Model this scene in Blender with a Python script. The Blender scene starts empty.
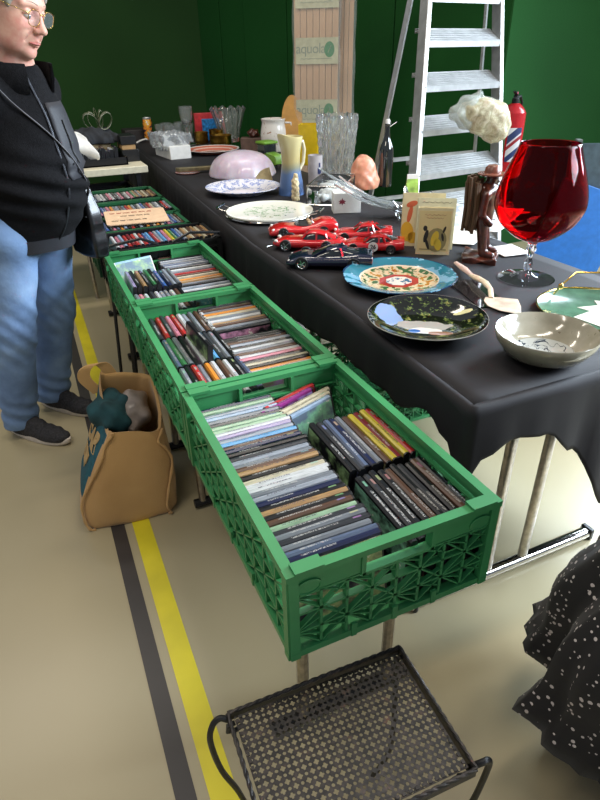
import bpy, math, random
import numpy as np
from mathutils import Vector, Matrix, Euler
from mathutils.bvhtree import BVHTree
R = math.radians
random.seed(7)
SC = bpy.context.scene
COL = SC.collection
PI = math.pi

# ------------------------------------------------------------------ materials
def lin(c):
    if isinstance(c, str):
        c = c.lstrip('#'); c = [int(c[i:i+2], 16)/255 for i in (0, 2, 4)]
    return tuple((x/12.92 if x <= .04045 else ((x+.055)/1.055)**2.4) for x in c[:3]) + (1,)

class NT:
    """tiny helper around a node tree"""
    def __init__(s, name):
        s.m = bpy.data.materials.new(name); s.m.use_nodes = True
        s.t = s.m.node_tree; s.b = s.t.nodes['Principled BSDF']; s.x = 0
    def n(s, typ, **kw):
        nd = s.t.nodes.new(typ)
        for k, v in kw.items():
            if k.startswith('i_'): nd.inputs[k[2:]].default_value = v
            elif k.startswith('i') and k[1:].isdigit(): nd.inputs[int(k[1:])].default_value = v
            else: setattr(nd, k, v)
        return nd
    def l(s, a, b): s.t.links.new(a, b)
    def math(s, op, a, b=None, c=None):
        nd = s.n('ShaderNodeMath', operation=op)
        for i, v in enumerate((a, b, c)):
            if v is None: continue
            if isinstance(v, (int, float)): nd.inputs[i].default_value = v
            else: s.l(v, nd.inputs[i])
        return nd.outputs[0]
    def mix(s, f, a, b):
        nd = s.n('ShaderNodeMix', data_type='RGBA')
        for i, v in ((0, f), (6, a), (7, b)):
            if isinstance(v, (int, float)) : nd.inputs[i].default_value = v
            elif isinstance(v, (tuple, str)): nd.inputs[i].default_value = lin(v) if isinstance(v, str) else v
            else: s.l(v, nd.inputs[i])
        return nd.outputs[2]
    def noise(s, scale, detail=3, rough=.5, coord='Object', vec=None, dist=0):
        nd = s.n('ShaderNodeTexNoise'); nd.inputs['Scale'].default_value = scale
        nd.inputs['Detail'].default_value = detail; nd.inputs['Roughness'].default_value = rough
        nd.inputs['Distortion'].default_value = dist
        s.l(vec if vec is not None else s.coord(coord), nd.inputs['Vector'])
        return nd.outputs['Fac']
    def coord(s, which='Object'):
        return s.n('ShaderNodeTexCoord').outputs[which]
    def map(s, vec, sc=(1, 1, 1), rot=(0, 0, 0), loc=(0, 0, 0)):
        nd = s.n('ShaderNodeMapping'); nd.inputs['Scale'].default_value = sc
        nd.inputs['Rotation'].default_value = rot; nd.inputs['Location'].default_value = loc
        s.l(vec, nd.inputs['Vector']); return nd.outputs[0]
    def ramp(s, f, stops, interp='LINEAR'):
        nd = s.n('ShaderNodeValToRGB'); nd.color_ramp.interpolation = interp
        e = nd.color_ramp.elements
        while len(e) < len(stops): e.new(.5)
        for el, (p, c) in zip(e, stops):
            el.position = p; el.color = lin(c) if not (isinstance(c, tuple) and len(c) == 4) else c
        s.l(f, nd.inputs[0]); return nd.outputs[0]
    def bump(s, h, strength=.3, dist=.002):
        nd = s.n('ShaderNodeBump'); nd.inputs['Strength'].default_value = strength
        nd.inputs['Distance'].default_value = dist; s.l(h, nd.inputs['Height'])
        s.l(nd.outputs[0], s.b.inputs['Normal'])
    def base(s, c):
        if isinstance(c, str): s.b.inputs['Base Color'].default_value = lin(c)
        else: s.l(c, s.b.inputs['Base Color'])
    def set(s, **kw):
        names = dict(rough='Roughness', metal='Metallic', trans='Transmission Weight', ior='IOR', spec='Specular IOR Level',
                     coat='Coat Weight', sheen='Sheen Weight', sss='Subsurface Weight', alpha='Alpha')
        for k, v in kw.items(): s.b.inputs[names[k]].default_value = v

def M(name, c, rough=.5, metal=0, var=.12, vs=30, bump=0, bs=200, **kw):
    t = NT(name)
    if var:
        f = t.noise(vs)
        d = [x*(1-var) for x in hexrgb(c)]; u = [min(1, x*(1+var)) for x in hexrgb(c)]
        t.base(t.ramp(f, [(.3, tuple(d)), (.7, tuple(u))]))
    else: t.base(c)
    t.set(rough=rough, metal=metal, **kw)
    if bump: t.bump(t.noise(bs, 4), bump)
    return t.m
def hexrgb(c):
    if isinstance(c, str):
        c = c.lstrip('#'); return [int(c[i:i+2], 16)/255 for i in (0, 2, 4)]
    return list(c[:3])

def glass(name, c='#ffffff', rough=.02, ior=1.47):
    t = NT(name); t.base(c); t.set(rough=rough, trans=1, ior=ior); return t.m

# ------------------------------------------------------------------ mesh builder
class MB:
    def __init__(s): s.v = []; s.f = []; s.m = []; s.mi = 0
    def add(s, vs, fs):
        o = len(s.v); s.v += [tuple(p) for p in vs]
        for f in fs: s.f.append([i+o for i in f]); s.m.append(s.mi)
        return s
    def box(s, lo, hi, rot=None, piv=None):
        x0, y0, z0 = lo; x1, y1, z1 = hi
        vs = [Vector(p) for p in ((x0,y0,z0),(x1,y0,z0),(x1,y1,z0),(x0,y1,z0),(x0,y0,z1),(x1,y0,z1),(x1,y1,z1),(x0,y1,z1))]
        if rot is not None:
            piv = Vector(piv) if piv else sum(vs, Vector())/8
            vs = [rot @ (p-piv) + piv for p in vs]
        return s.add(vs, [(0,3,2,1),(4,5,6,7),(0,1,5,4),(1,2,6,5),(2,3,7,6),(3,0,4,7)])
    def beam(s, a, b, w, d, up=(0, 0, 1)):
        a = Vector(a); b = Vector(b); t = (b-a).normalized(); up = Vector(up)
        if abs(t.dot(up)) > .99: up = Vector((0, 1, 0))
        x = t.cross(up).normalized()*w/2; y = x.cross(t).normalized()*d/2
        vs = [a-x-y, a+x-y, a+x+y, a-x+y, b-x-y, b+x-y, b+x+y, b-x+y]
        return s.add(vs, [(0,3,2,1),(4,5,6,7),(0,1,5,4),(1,2,6,5),(2,3,7,6),(3,0,4,7)])
    def loft(s, rings, cap=True, closed=False, ring_closed=True):
        o = len(s.v); n = len(rings[0])
        vs = [p for r in rings for p in r]; fs = []
        m = len(rings)
        for i in range(m if closed else m-1):
            for j in range(n if ring_closed else n-1):
                a = i*n+j; b = i*n+(j+1) % n; c = ((i+1) % m)*n+(j+1) % n; d = ((i+1) % m)*n+j
                fs.append((a, b, c, d))
        if cap and not closed and ring_closed:
            fs.append(tuple(range(n-1, -1, -1))); fs.append(tuple((m-1)*n+j for j in range(n)))
        return s.add(vs, fs)
    def tube(s, pts, r, n=8, closed=False, flat=1):
        pts = [Vector(p) for p in pts]; rings = []; m = len(pts); prev = None
        for i, p in enumerate(pts):
            if closed: t = pts[(i+1) % m]-pts[i-1]
            else: t = pts[min(i+1, m-1)]-pts[max(i-1, 0)]
            t = t.normalized()
            if prev is None:
                x = t.orthogonal().normalized() if abs(t.z) > .9 else t.cross(Vector((0, 0, 1))).normalized()
            else:
                x = prev-t*prev.dot(t); x = x.normalized() if x.length > 1e-6 else t.orthogonal().normalized()
            prev = x; y = t.cross(x); rr = r[i] if isinstance(r, (list, tuple)) else r
            rings.append([p+x*rr*math.cos(a)+y*rr*flat*math.sin(a) for a in [2*PI*k/n for k in range(n)]])
        return s.loft(rings, closed=closed)
    def lathe(s, prof, n=32, c=(0, 0, 0), mod=None, close=False):
        rings = []
        for k, (r, z) in enumerate(prof):
            rg = []
            for j in range(n):
                a = 2*PI*j/n; rr, zz = (r, z) if mod is None else mod(r, z, a)
                rg.append((c[0]+rr*math.cos(a), c[1]+rr*math.sin(a), c[2]+zz))
            rings.append(rg)
        return s.loft(rings, closed=close)
    def prism(s, poly, z0, z1, f=None):
        n = len(poly); f = f or (lambda x, y, z: (x, y, z))
        vs = [f(x, y, z0) for x, y in poly]+[f(x, y, z1) for x, y in poly]
        return s.add(vs, [tuple(range(n-1, -1, -1)), tuple(range(n, 2*n))]+[(i, (i+1) % n, (i+1) % n+n, i+n) for i in range(n)])
    def ell(s, c, r, n=16, m=10, rot=None):
        rings = []
        for i in range(m+1):
            t = PI*i/m; t = min(max(t, .02), PI-.02)
            rg = []
            for j in range(n):
                a = 2*PI*j/n; p = Vector((r[0]*math.sin(t)*math.cos(a), r[1]*math.sin(t)*math.sin(a), -r[2]*math.cos(t)))
                if rot is not None: p = rot @ p
                rg.append(p+Vector(c))
            rings.append(rg)
        return s.loft(rings)
    def xf(s, mat, start=0):
        s.v[start:] = [tuple(mat @ Vector(p)) for p in s.v[start:]]; return s
    def mesh(s, name, mats, smooth=True, ang=35):
        me = bpy.data.meshes.new(name); me.from_pydata(s.v, [], s.f); me.update()
        for m in (mats if isinstance(mats, (list, tuple)) else [mats]): me.materials.append(m)
        me.polygons.foreach_set('material_index', s.m)
        if smooth:
            me.shade_smooth(); me.set_sharp_from_angle(angle=R(ang))
        return me
    def build(s, name, mats, parent=None, loc=None, rz=0, smooth=True, ang=35, bevel=0):
        me = s.mesh(name, mats, smooth, ang)
        o = bpy.data.objects.new(name, me); COL.objects.link(o)
        if parent is not None: o.parent = parent
        if loc is not None: o.location = loc
        if rz: o.rotation_euler.z = rz
        if bevel:
            b = o.modifiers.new('bevel', 'BEVEL'); b.width = bevel; b.segments = 2; b.limit_method = 'ANGLE'; b.angle_limit = R(40)
        return o

def tag(o, label=None, cat=None, group=None, kind=None):
    if label: o['label'] = label
    if cat: o['category'] = cat
    if group: o['group'] = group
    if kind: o['kind'] = kind
    return o
def thing(name, loc, label, cat, rz=0, group=None, rot=None):
    o = bpy.data.objects.new(name, None); COL.objects.link(o); o.empty_display_size = .05
    o.location = loc; o.rotation_euler = rot if rot else (0, 0, rz)
    return tag(o, label, cat, group)
def struct(o): o['kind'] = 'structure'; return o
def copy_tree(o, parent=None):
    c = o.copy(); COL.objects.link(c)
    if parent: c.parent = parent
    for ch in o.children: copy_tree(ch, c)
    return c

def text_mb(mb, txt, size, mat4, depth=.0006, spacing=1.0, bold=0):
    cu = bpy.data.curves.new('t', 'FONT'); cu.body = txt; cu.size = size; cu.extrude = depth; cu.offset = bold
    cu.align_x = 'CENTER'; cu.align_y = 'CENTER'; cu.space_character = spacing
    o = bpy.data.objects.new('t', cu); COL.objects.link(o)
    dg = bpy.context.evaluated_depsgraph_get(); me = o.evaluated_get(dg).to_mesh()
    vs = [mat4 @ v.co for v in me.vertices]; fs = [tuple(p.vertices) for p in me.polygons]
    mb.add(vs, fs)
    bpy.data.objects.remove(o); bpy.data.curves.remove(cu)
    return mb
def frame(origin, x, y):
    x = Vector(x).normalized(); y = Vector(y); y = (y-x*y.dot(x)).normalized(); z = x.cross(y)
    m = Matrix((x, y, z)).transposed().to_4x4(); m.translation = Vector(origin); return m

# ------------------------------------------------------------------ implicit surfaces (surface nets)
def sdf_mesh(fn, lo, hi, h):
    lo = np.array(lo, float); hi = np.array(hi, float)
    n = np.ceil((hi-lo)/h).astype(int)+1
    ax = [lo[i]+h*np.arange(n[i]) for i in range(3)]
    X, Y, Z = np.meshgrid(*ax, indexing='ij')
    D = fn(X, Y, Z).astype(float)
    inside = D < 0
    cs = [(i, j, k) for i in (0, 1) for j in (0, 1) for k in (0, 1)]
    sl = lambda A, c: A[c[0]:n[0]-1+c[0], c[1]:n[1]-1+c[1], c[2]:n[2]-1+c[2]]
    cnt = sum(sl(inside, c).astype(int) for c in cs)
    act = (cnt > 0) & (cnt < 8)
    idx = -np.ones(act.shape, int); I = np.argwhere(act); idx[act] = np.arange(len(I))
    acc = np.zeros((len(I), 3)); num = np.zeros(len(I))
    corner = {c: sl(D, c)[act] for c in cs}
    for a in cs:
        for d in range(3):
            if a[d]: continue
            b = list(a); b[d] = 1; b = tuple(b)
            da, db = corner[a], corner[b]; mk = (da < 0) != (db < 0)
            t = np.where(mk, da/np.where(mk, da-db, 1), 0)
            p = np.tile(np.array(a, float), (len(I), 1)); p[:, d] = t
            acc[mk] += p[mk]; num[mk] += 1
    V = lo+h*(I+acc/num[:, None])
    F = []
    for d in range(3):
        e1, e2 = [(1, 2), (2, 0), (0, 1)][d]
        s1 = [slice(1, n[i]-1) for i in range(3)]; s1[d] = slice(0, n[d]-1)
        s2 = [slice(1, n[i]-1) for i in range(3)]; s2[d] = slice(1, n[d])
        A = inside[tuple(s1)]; B = inside[tuple(s2)]
        E = np.argwhere(A != B)
        if not len(E): continue
        flip = A[tuple(E.T)]
        off = np.ones(3, int); off[d] = 0; E = E+off
        def cell(o1, o2):
            c = E.copy(); c[:, e1] -= o1; c[:, e2] -= o2; return idx[tuple(c.T)]
        q = np.stack([cell(1, 1), cell(0, 1), cell(0, 0), cell(1, 0)], 1)
        q[~flip] = q[~flip][:, ::-1]
        F.append(q)
    F = np.concatenate(F)
    F = F[(F >= 0).all(1)]
    return V.tolist(), F.tolist()
def smin(a, b, k):
    h = np.clip(.5+.5*(b-a)/k, 0, 1); return b+(a-b)*h-k*h*(1-h)
def smax(a, b, k): return -smin(-a, -b, k)
def s_cap(X, Y, Z, a, b, ra, rb=None):
    rb = ra if rb is None else rb
    a = np.array(a, float); b = np.array(b, float); d = b-a
    t = np.clip(((X-a[0])*d[0]+(Y-a[1])*d[1]+(Z-a[2])*d[2])/(d@d), 0, 1)
    return np.sqrt((X-a[0]-t*d[0])**2+(Y-a[1]-t*d[1])**2+(Z-a[2]-t*d[2])**2)-(ra+(rb-ra)*t)
def s_ell(X, Y, Z, c, r, rot=None):
    x, y, z = X-c[0], Y-c[1], Z-c[2]
    if rot is not None:
        m = np.array(rot).T
        x, y, z = m[0][0]*x+m[0][1]*y+m[0][2]*z, m[1][0]*x+m[1][1]*y+m[1][2]*z, m[2][0]*x+m[2][1]*y+m[2][2]*z
    k0 = np.sqrt((x/r[0])**2+(y/r[1])**2+(z/r[2])**2)
    return (k0-1)*min(r)
def from_sdf(fn, lo, hi, h, mat4=None):
    mb = MB(); v, f = sdf_mesh(fn, lo, hi, h)
    if mat4 is not None: v = [mat4 @ Vector(p) for p in v]
    return mb.add(v, f)

# ------------------------------------------------------------------ shared materials
def m_floor():
    t = NT('sports_floor')
    n = t.noise(1.1, 3); n2 = t.noise(60, 5)
    c = t.ramp(n, [(.3, '#a89c7b'), (.7, '#b4a98a')])
    n3 = t.noise(9, 6, .7)
    c = t.mix(t.math('MULTIPLY', t.math('GREATER_THAN', n3, .74), .12), c, '#8f8468')
    t.base(c); t.b.inputs['Roughness'].default_value = .32
    t.l(t.math('MULTIPLY_ADD', n, .15, .24), t.b.inputs['Roughness'])
    t.bump(n2, .03); return t.m
def m_wall(name, c):
    t = NT(name); n = t.noise(140, 4); n2 = t.noise(.8, 2)
    a = [x*.88 for x in hexrgb(c)]; b = [min(1, x*1.12) for x in hexrgb(c)]
    t.base(t.ramp(t.math('ADD', t.math('MULTIPLY', n, .35), t.math('MULTIPLY', n2, .65)), [(.35, tuple(a)), (.65, tuple(b))]))
    t.set(rough=.85, spec=.2); t.bump(n, .2); return t.m
FLOOR = m_floor()
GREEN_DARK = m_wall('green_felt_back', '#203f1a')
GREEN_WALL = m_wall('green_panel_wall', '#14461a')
GREEN_LIT = m_wall('green_felt_lit', '#24592b')  # green lightened: the window light on this wall is put into the colour
CLOTH = M('black_cloth', '#141116', .7, var=.12, vs=12, bump=.12, bs=500)
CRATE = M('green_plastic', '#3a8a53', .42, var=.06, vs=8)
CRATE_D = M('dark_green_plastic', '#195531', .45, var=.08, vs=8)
BLACKP = M('black_plastic', '#141416', .38, var=.1)
STEEL = M('brushed_steel', '#b0aaa2', .32, 1, var=.1, vs=60)
ALU = M('ladder_aluminium', '#b4b5b4', .42, .75, var=.06, vs=20)
CHROME = M('chrome', '#c9c6c0', .12, 1, var=.05)
WHITEP = M('white_gloss', '#ecebe6', .3, var=.03)
GLASS = glass('clear_glass')
PAPER = M('white_paper', '#e8e6e0', .7, var=.03)
CARD = M('cardboard', '#b08a5c', .8, var=.08, vs=20)
BRASS = M('brass', '#b48a3c', .3, 1, var=.2, vs=25)
INK = M('ink', '#3a3435', .7, var=0)
RUST = NT('rusty_iron')
RUST.base(RUST.ramp(RUST.noise(60, 6, .7), [(.45, '#2b2928'), (.62, '#403a37'), (.74, '#6e4c3a')])); RUST.set(rough=.45, metal=.55); RUST.bump(RUST.noise(150, 4), .3)
RUST = RUST.m
IRON = M('dark_iron', '#2b2a2a', .4, .6, var=.2, vs=60)

def m_sleeve():
    """printed cover sheet: the ground colour is the object's own colour, lettering band along the spine, picture on the faces"""
    t = NT('printed_cover')
    oi = t.n('ShaderNodeObjectInfo'); g = t.coord('Generated')
    sp = t.n('ShaderNodeSeparateXYZ'); t.l(g, sp.inputs[0])
    rnd = oi.outputs['Random']
    bw = t.n('ShaderNodeRGBToBW'); t.l(oi.outputs['Color'], bw.inputs[0])
    off = t.n('ShaderNodeCombineXYZ'); t.l(t.math('MULTIPLY', rnd, 37), off.inputs[0]); t.l(t.math('MULTIPLY', rnd, 91), off.inputs[1])
    add = t.n('ShaderNodeVectorMath', operation='ADD'); t.l(g, add.inputs[0]); t.l(off.outputs[0], add.inputs[1])
    # hue for accents
    hsv = t.n('ShaderNodeCombineColor', mode='HSV'); t.l(t.math('FRACT', t.math('MULTIPLY', rnd, 17.3)), hsv.inputs[0])
    hsv.inputs[1].default_value = .55; hsv.inputs[2].default_value = .5
    nz = t.noise(3.2, 5, .65, vec=add.outputs[0])
    dark = t.mix(.65, oi.outputs['Color'], (.01, .01, .012, 1))
    pic = t.mix(t.ramp(nz, [(.42, (0, 0, 0, 1)), (.62, (1, 1, 1, 1))]), dark, hsv.outputs[0])
    pic = t.mix(t.math('GREATER_THAN', nz, .64), pic, (.75, .7, .62, 1))
    # spine lettering
    v2 = t.map(add.outputs[0], (80, 3, 1)); nl = t.noise(1, 2, .6, vec=v2)
    a = t.math('GREATER_THAN', nl, .5)
    inx = t.math('MULTIPLY', t.math('GREATER_THAN', sp.outputs[0], .2), t.math('LESS_THAN', sp.outputs[0], t.math('MULTIPLY_ADD', rnd, .35, .45)))
    iny = t.math('MULTIPLY', t.math('GREATER_THAN', sp.outputs[1], .33), t.math('LESS_THAN', sp.outputs[1], .67))
    txt = t.math('MULTIPLY', a, t.math('MULTIPLY', inx, iny))
    end = t.math('MULTIPLY', t.math('GREATER_THAN', sp.outputs[0], .84), t.math('LESS_THAN', sp.outputs[0], .93))
    light = t.math('GREATER_THAN', bw.outputs[0], .22)
    tc = t.mix(light, (.45, .44, .42, 1), (.09, .08, .11, 1))
    spine = t.mix(txt, oi.outputs['Color'], tc)
    spine = t.mix(t.math('MULTIPLY', t.math('MULTIPLY', end, t.math('GREATER_THAN', rnd, .6)), t.math('MULTIPLY', iny, .7)), spine, hsv.outputs[0])
    spine = t.mix(t.math('MULTIPLY', t.ramp(t.noise(5, 4, .6, vec=add.outputs[0]), [(.4, (0, 0, 0, 1)), (.65, (1, 1, 1, 1))]), .5), spine, dark)
    top = t.math('GREATER_THAN', sp.outputs[2], .93)
    t.base(t.mix(top, pic, spine)); t.set(rough=.28, spec=.5)
    return t.m
SLEEVE = m_sleeve()
CASE_BLACK = M('black_case_plastic', '#1b1c1f', .35, var=0)
CASE_CLEAR = M('frosted_case_plastic', '#8f959b', .3, var=.05)

# ------------------------------------------------------------------ setting
def plane_wall(name, a, b, z1, mat, th=.08, inward=1):
    a = Vector((*a, 0)); b = Vector((*b, 0)); d = (b-a).normalized(); n = Vector((-d.y, d.x, 0))*th*inward
    mb = MB(); mb.prism([(a.x, a.y), (b.x, b.y), (b.x+n.x, b.y+n.y), (a.x+n.x, a.y+n.y)], 0, z1)
    return struct(mb.build(name, mat, smooth=False))
struct(MB().box((-3.2, -2.6, -.05), (6.6, 7.2, 0)).build('floor', FLOOR, smooth=False))
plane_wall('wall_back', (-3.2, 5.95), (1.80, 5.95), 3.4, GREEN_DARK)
def panel_wall():
    a = Vector((1.67, 5.95, 0)); b = Vector((2.97, 3.05, 0)); L = (b-a).length; d = (b-a)/L
    n = Vector((d.y, -d.x, 0))           # towards the room
    mb = MB(); ts = []
    for k, e in enumerate((0, .30, .62, 1.15, 1.7, 2.25, L)): ts.append(e)
    for k in range(len(ts)-1):
        p = a+d*(ts[k]+.004); q = a+d*(ts[k+1]-.004); o = -n*(.006*(k % 2)); bk = -n*.08
        mb.prism([((p+o).x, (p+o).y), ((q+o).x, (q+o).y), ((q+bk).x, (q+bk).y), ((p+bk).x, (p+bk).y)][::-1], 0, 3.4)
    mb.prism([((a-n*.03).x, (a-n*.03).y), ((b-n*.03).x, (b-n*.03).y), ((b-n*.09).x, (b-n*.09).y), ((a-n*.09).x, (a-n*.09).y)][::-1], 0, 3.4)
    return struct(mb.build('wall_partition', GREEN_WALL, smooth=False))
panel_wall()
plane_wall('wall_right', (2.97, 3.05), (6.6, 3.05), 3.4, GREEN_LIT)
# painted court lines
YEL = M('yellow_line_paint', '#e3d32f', .4, var=.05, vs=6)
BLK = M('black_line_paint', '#3a3634', .4, var=.08, vs=6)
def line(name, poly, mat, z=.0012):
    return struct(MB().prism(poly, 0, z).build(name, mat, smooth=False))
line('trim_1', [(-.163, -1.2), (-.104, -1.2), (-.055, 5.9), (-.105, 5.9)], YEL)
line('trim_2', [(-.229, -1.2), (-.188, -1.2), (-.130, 5.9), (-.18, 5.9)], BLK)
line('trim_3', [(-3.1, 2.13), (-.235, 2.13), (-.235, 2.2), (-3.1, 2.2)], YEL, .0010)

# ------------------------------------------------------------------ crates
def panel(mb, L, H, P, n_cells, side, handle=False, fine=False):
    """lattice wall; P(u, v, w) maps panel coordinates (along, up, outward) to the crate"""
    def bar(u1, v1, u2, v2, w=.004, d=.012, w0=0):
        a = Vector(P(u1, v1, w0)); b = Vector(P(u2, v2, w0)); out = (Vector(P(0, 0, 1))-Vector(P(0, 0, 0)))
        t = (b-a).normalized(); y = t.cross(out).normalized()
        x = y*w/2; dd = out*d
        vs = [a-x-dd, a+x-dd, a+x, a-x, b-x-dd, b+x-dd, b+x, b-x]
        mb.add(vs, [(0,3,2,1),(4,5,6,7),(0,1,5,4),(1,2,6,5),(2,3,7,6),(3,0,4,7)])
    def slab(u1, v1, u2, v2, w1, w2):
        vs = [P(u1, v1, w1), P(u2, v1, w1), P(u2, v2, w1), P(u1, v2, w1), P(u1, v1, w2), P(u2, v1, w2), P(u2, v2, w2), P(u1, v2, w2)]
        mb.add(vs, [(0,3,2,1),(4,5,6,7),(0,1,5,4),(1,2,6,5),(2,3,7,6),(3,0,4,7)])
    # rim, base rail, corner posts
    top = H-.012
    if handle:
        h0, h1 = L/2-.062, L/2+.062
        slab(0, top, L, H, -.012, .006)
        slab(.006, H-.052, h0, top, -.004, 0); slab(h1, H-.052, L-.006, top, -.004, 0)
        slab(h0-.006, H-.058, h1+.006, H-.052, -.014, .003)
        slab(h0-.008, H-.058, h0, top, -.014, .003); slab(h1, H-.058, h1+.008, top, -.014, .003)
    else:
        slab(0, top, L, H, -.012, .006)
        slab(.006, H-.03, L-.006, top, -.004, 0)
        for q in (.36, .5, .64): slab(L*q-.035, H-.046, L*q+.035, H-.03, -.005, .001)
    slab(0, 0, L, .014, -.014, .003)
    slab(.0005, .0004, .0145, H-.0006, -.0135, .0034); slab(L-.0145, .0004, L-.0005, H-.0006, -.0135, .0034)
    lo, hi = .014, (H-.056 if handle else H-.034)
    rows = 4 if fine else 3
    us = [.014+(L-.028)*i/n_cells for i in range(n_cells+1)]
    vs_ = [lo+(hi-lo)*i/rows for i in range(rows+1)]
    for u in us[1:-1]: bar(u, lo, u, hi, .005, .012)
    for v in vs_[1:]: bar(.014, v, L-.014, v, .004, .012)
    for i in range(n_cells):
        for j in range(rows):
            
            u0, u1, v0, v1 = us[i], us[i+1], vs_[j], vs_[j+1]; um = (u0+u1)/2
            if (i+j) % 2: bar(u0, v0, u1, v1, .003, .009); 
            else: bar(u0, v1, u1, v0, .003, .009)
            if not fine: bar(u0, v0, u1, v0+.5*(v1-v0), .0022, .007) if j % 2 else bar(u0, v1, u1, v0+.5*(v1-v0), .0022, .007)
    # small latches on the base rail
    for q in (.3, .5, .7):
        slab(L*q-.005, 0, L*q+.005, .03, 0, .005)

def crate(w, l, h, mat, label, cat='crate', loc=(0, 0, 0), rz=0, fine=True, group=None, detail=True):
    t = thing('folding_crate', loc, label, cat, rz, group)
    ins = .0068
    nl = max(4, int(l/.05)); nw = max(4, int(w/.05))
    maps = [('side_panel', l, nl, lambda u, v, o: (-w/2+ins-o, l-u, v), False), ('side_panel', l, nl, lambda u, v, o: (w/2-ins+o, u, v), False),
            ('end_panel', w, nw, lambda u, v, o: (-w/2+u, .0062-o, v), True), ('end_panel', w, nw, lambda u, v, o: (w/2-u, l-.0062+o, v), True)]
    ends = []
    for nm, L, n, P, hd in maps:
        mb = MB(); panel(mb, L, h, P, n, None, handle=hd and detail, fine=(not hd))
        o = mb.build(nm, mat, t, smooth=False, bevel=0)
        if hd: ends.append((o, P, L))
    mb = MB(); mb.box((-w/2+.01, .01, 0), (w/2-.01, l-.01, .006))
    for i in range(1, 8): mb.box((-w/2+.01, l*i/8-.003, .006), (w/2-.01, l*i/8+.003, .009))
    mb.build('base', mat, t, smooth=False)
    if detail:
        for o, P, L in ends:
            for uc in (.038, L-.038):
                b = MB(); n = 20; pts = []
                for wv, rr in ((.0, 1), (.003, 1), (.0035, .86), (.002, .84)):
                    pts.append([P(uc+.022*rr*math.cos(2*PI*k/n), h-.038+.015*rr*math.sin(2*PI*k/n), wv) for k in range(n)])
                b.loft(pts); b.build('corner_badge', mat, o)
                b = MB()
                vs = [P(uc-.024, h-.002, -.016), P(uc+.024, h-.002, -.016), P(uc+.024, h-.002, .008), P(uc-.024, h-.002, .008)]
                up = [(x, y, z+.007) for x, y, z in vs]
                b.add(vs+up, [(0,3,2,1),(4,5,6,7),(0,1,5,4),(1,2,6,5),(2,3,7,6),(3,0,4,7)]); b.build('rim_clip', mat, o, smooth=False)
    return t

# three green crates in the foreground row (each .4 x .6)
CZ = .507
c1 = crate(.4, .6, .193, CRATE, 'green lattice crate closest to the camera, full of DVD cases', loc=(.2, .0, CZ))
for y, lab in ((.606, 'middle green lattice crate of the row, between the two other long crates'),
               (1.212, 'green lattice crate holding a pale blue book standing behind black cases')):
    c = copy_tree(c1); c.location = (.2, y, CZ); c['label'] = lab
c4 = crate(.48, .30, .193, BLACKP, 'black plastic crate of colourful DVD cases behind the third green crate', loc=(.25, 1.822, CZ), detail=False)
mb = MB()
for s in (-1, 1):
    mb.tube([(s*.20, .02, .19), (s*.23, .0, .215), (s*.10, -.02, .235), (s*.03, .0, .2)], .006, 6)
mb.build('bail_handle', BLACKP, c4)
far_crates = []
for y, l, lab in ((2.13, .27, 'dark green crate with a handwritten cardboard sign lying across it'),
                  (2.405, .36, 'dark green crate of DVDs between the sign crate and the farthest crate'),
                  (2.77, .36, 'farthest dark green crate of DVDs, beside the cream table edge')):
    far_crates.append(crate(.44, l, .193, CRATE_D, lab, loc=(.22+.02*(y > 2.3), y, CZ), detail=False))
under = copy_tree(c1); under.location = (.97, 1.15, .001); under['label'] = 'green lattice crate standing on the floor under the black-clothed table'
for o in [under]+list(under.children_recursive): pass

# low tables that carry the crates
def low_table(y0, y1, label):
    t = thing('folding_bench', (.2, (y0+y1)/2, 0), label, 'table'); L = (y1-y0)/2
    MB().box((-.17, -L+.05, .478), (.17, L-.02, .505)).build('table_top', M('grey_laminate', '#8d8c88', .5), t, smooth=False, bevel=.003)
    for sy in (-L+.18, L-.18):
        lg = MB()
        for x in (-.10, .12): lg.tube([(x, sy, .022), (x, sy, .478)], .0135, 10)
        lg.build('leg', STEEL, t)
        fx = .19 if y0+sy+L < .5 else .14
        ft = MB().tube([(-fx+.01, sy, .02), (fx, sy, .02)], .016, 10); ft.build('foot', IRON, t)
        br = MB()
        for x in (-.10, .12): br.box((x+.012, sy-.008, .40), (x+.026, sy+.008, .43))
        br.build('bracket', IRON, t)
low_table(.0, 1.20, 'low folding table with steel legs under the nearest green crates')
low_table(1.22, 2.10, 'low folding table under the black crate and third green crate')
low_table(2.12, 3.14, 'low folding table under the three dark green crates')
t = thing('leg_frame', (.0, 1.84, 0), 'thin black metal leg frame standing by the jute bag under the crates', 'frame')
mb = MB(); mb.tube([(-.03, 0, .0), (.01, 0, .50)], .007, 8); mb.build('upright', BLACKP, t)
mb = MB(); mb.tube([(.03, -.03, .0), (.06, -.03, .50)], .012, 8); mb.build('upright', BLACKP, t)
mb = MB(); mb.tube([(.01, 0, .498), (.06, -.03, .498)], .008, 8); mb.build('crossbar', BLACKP, t)

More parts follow.
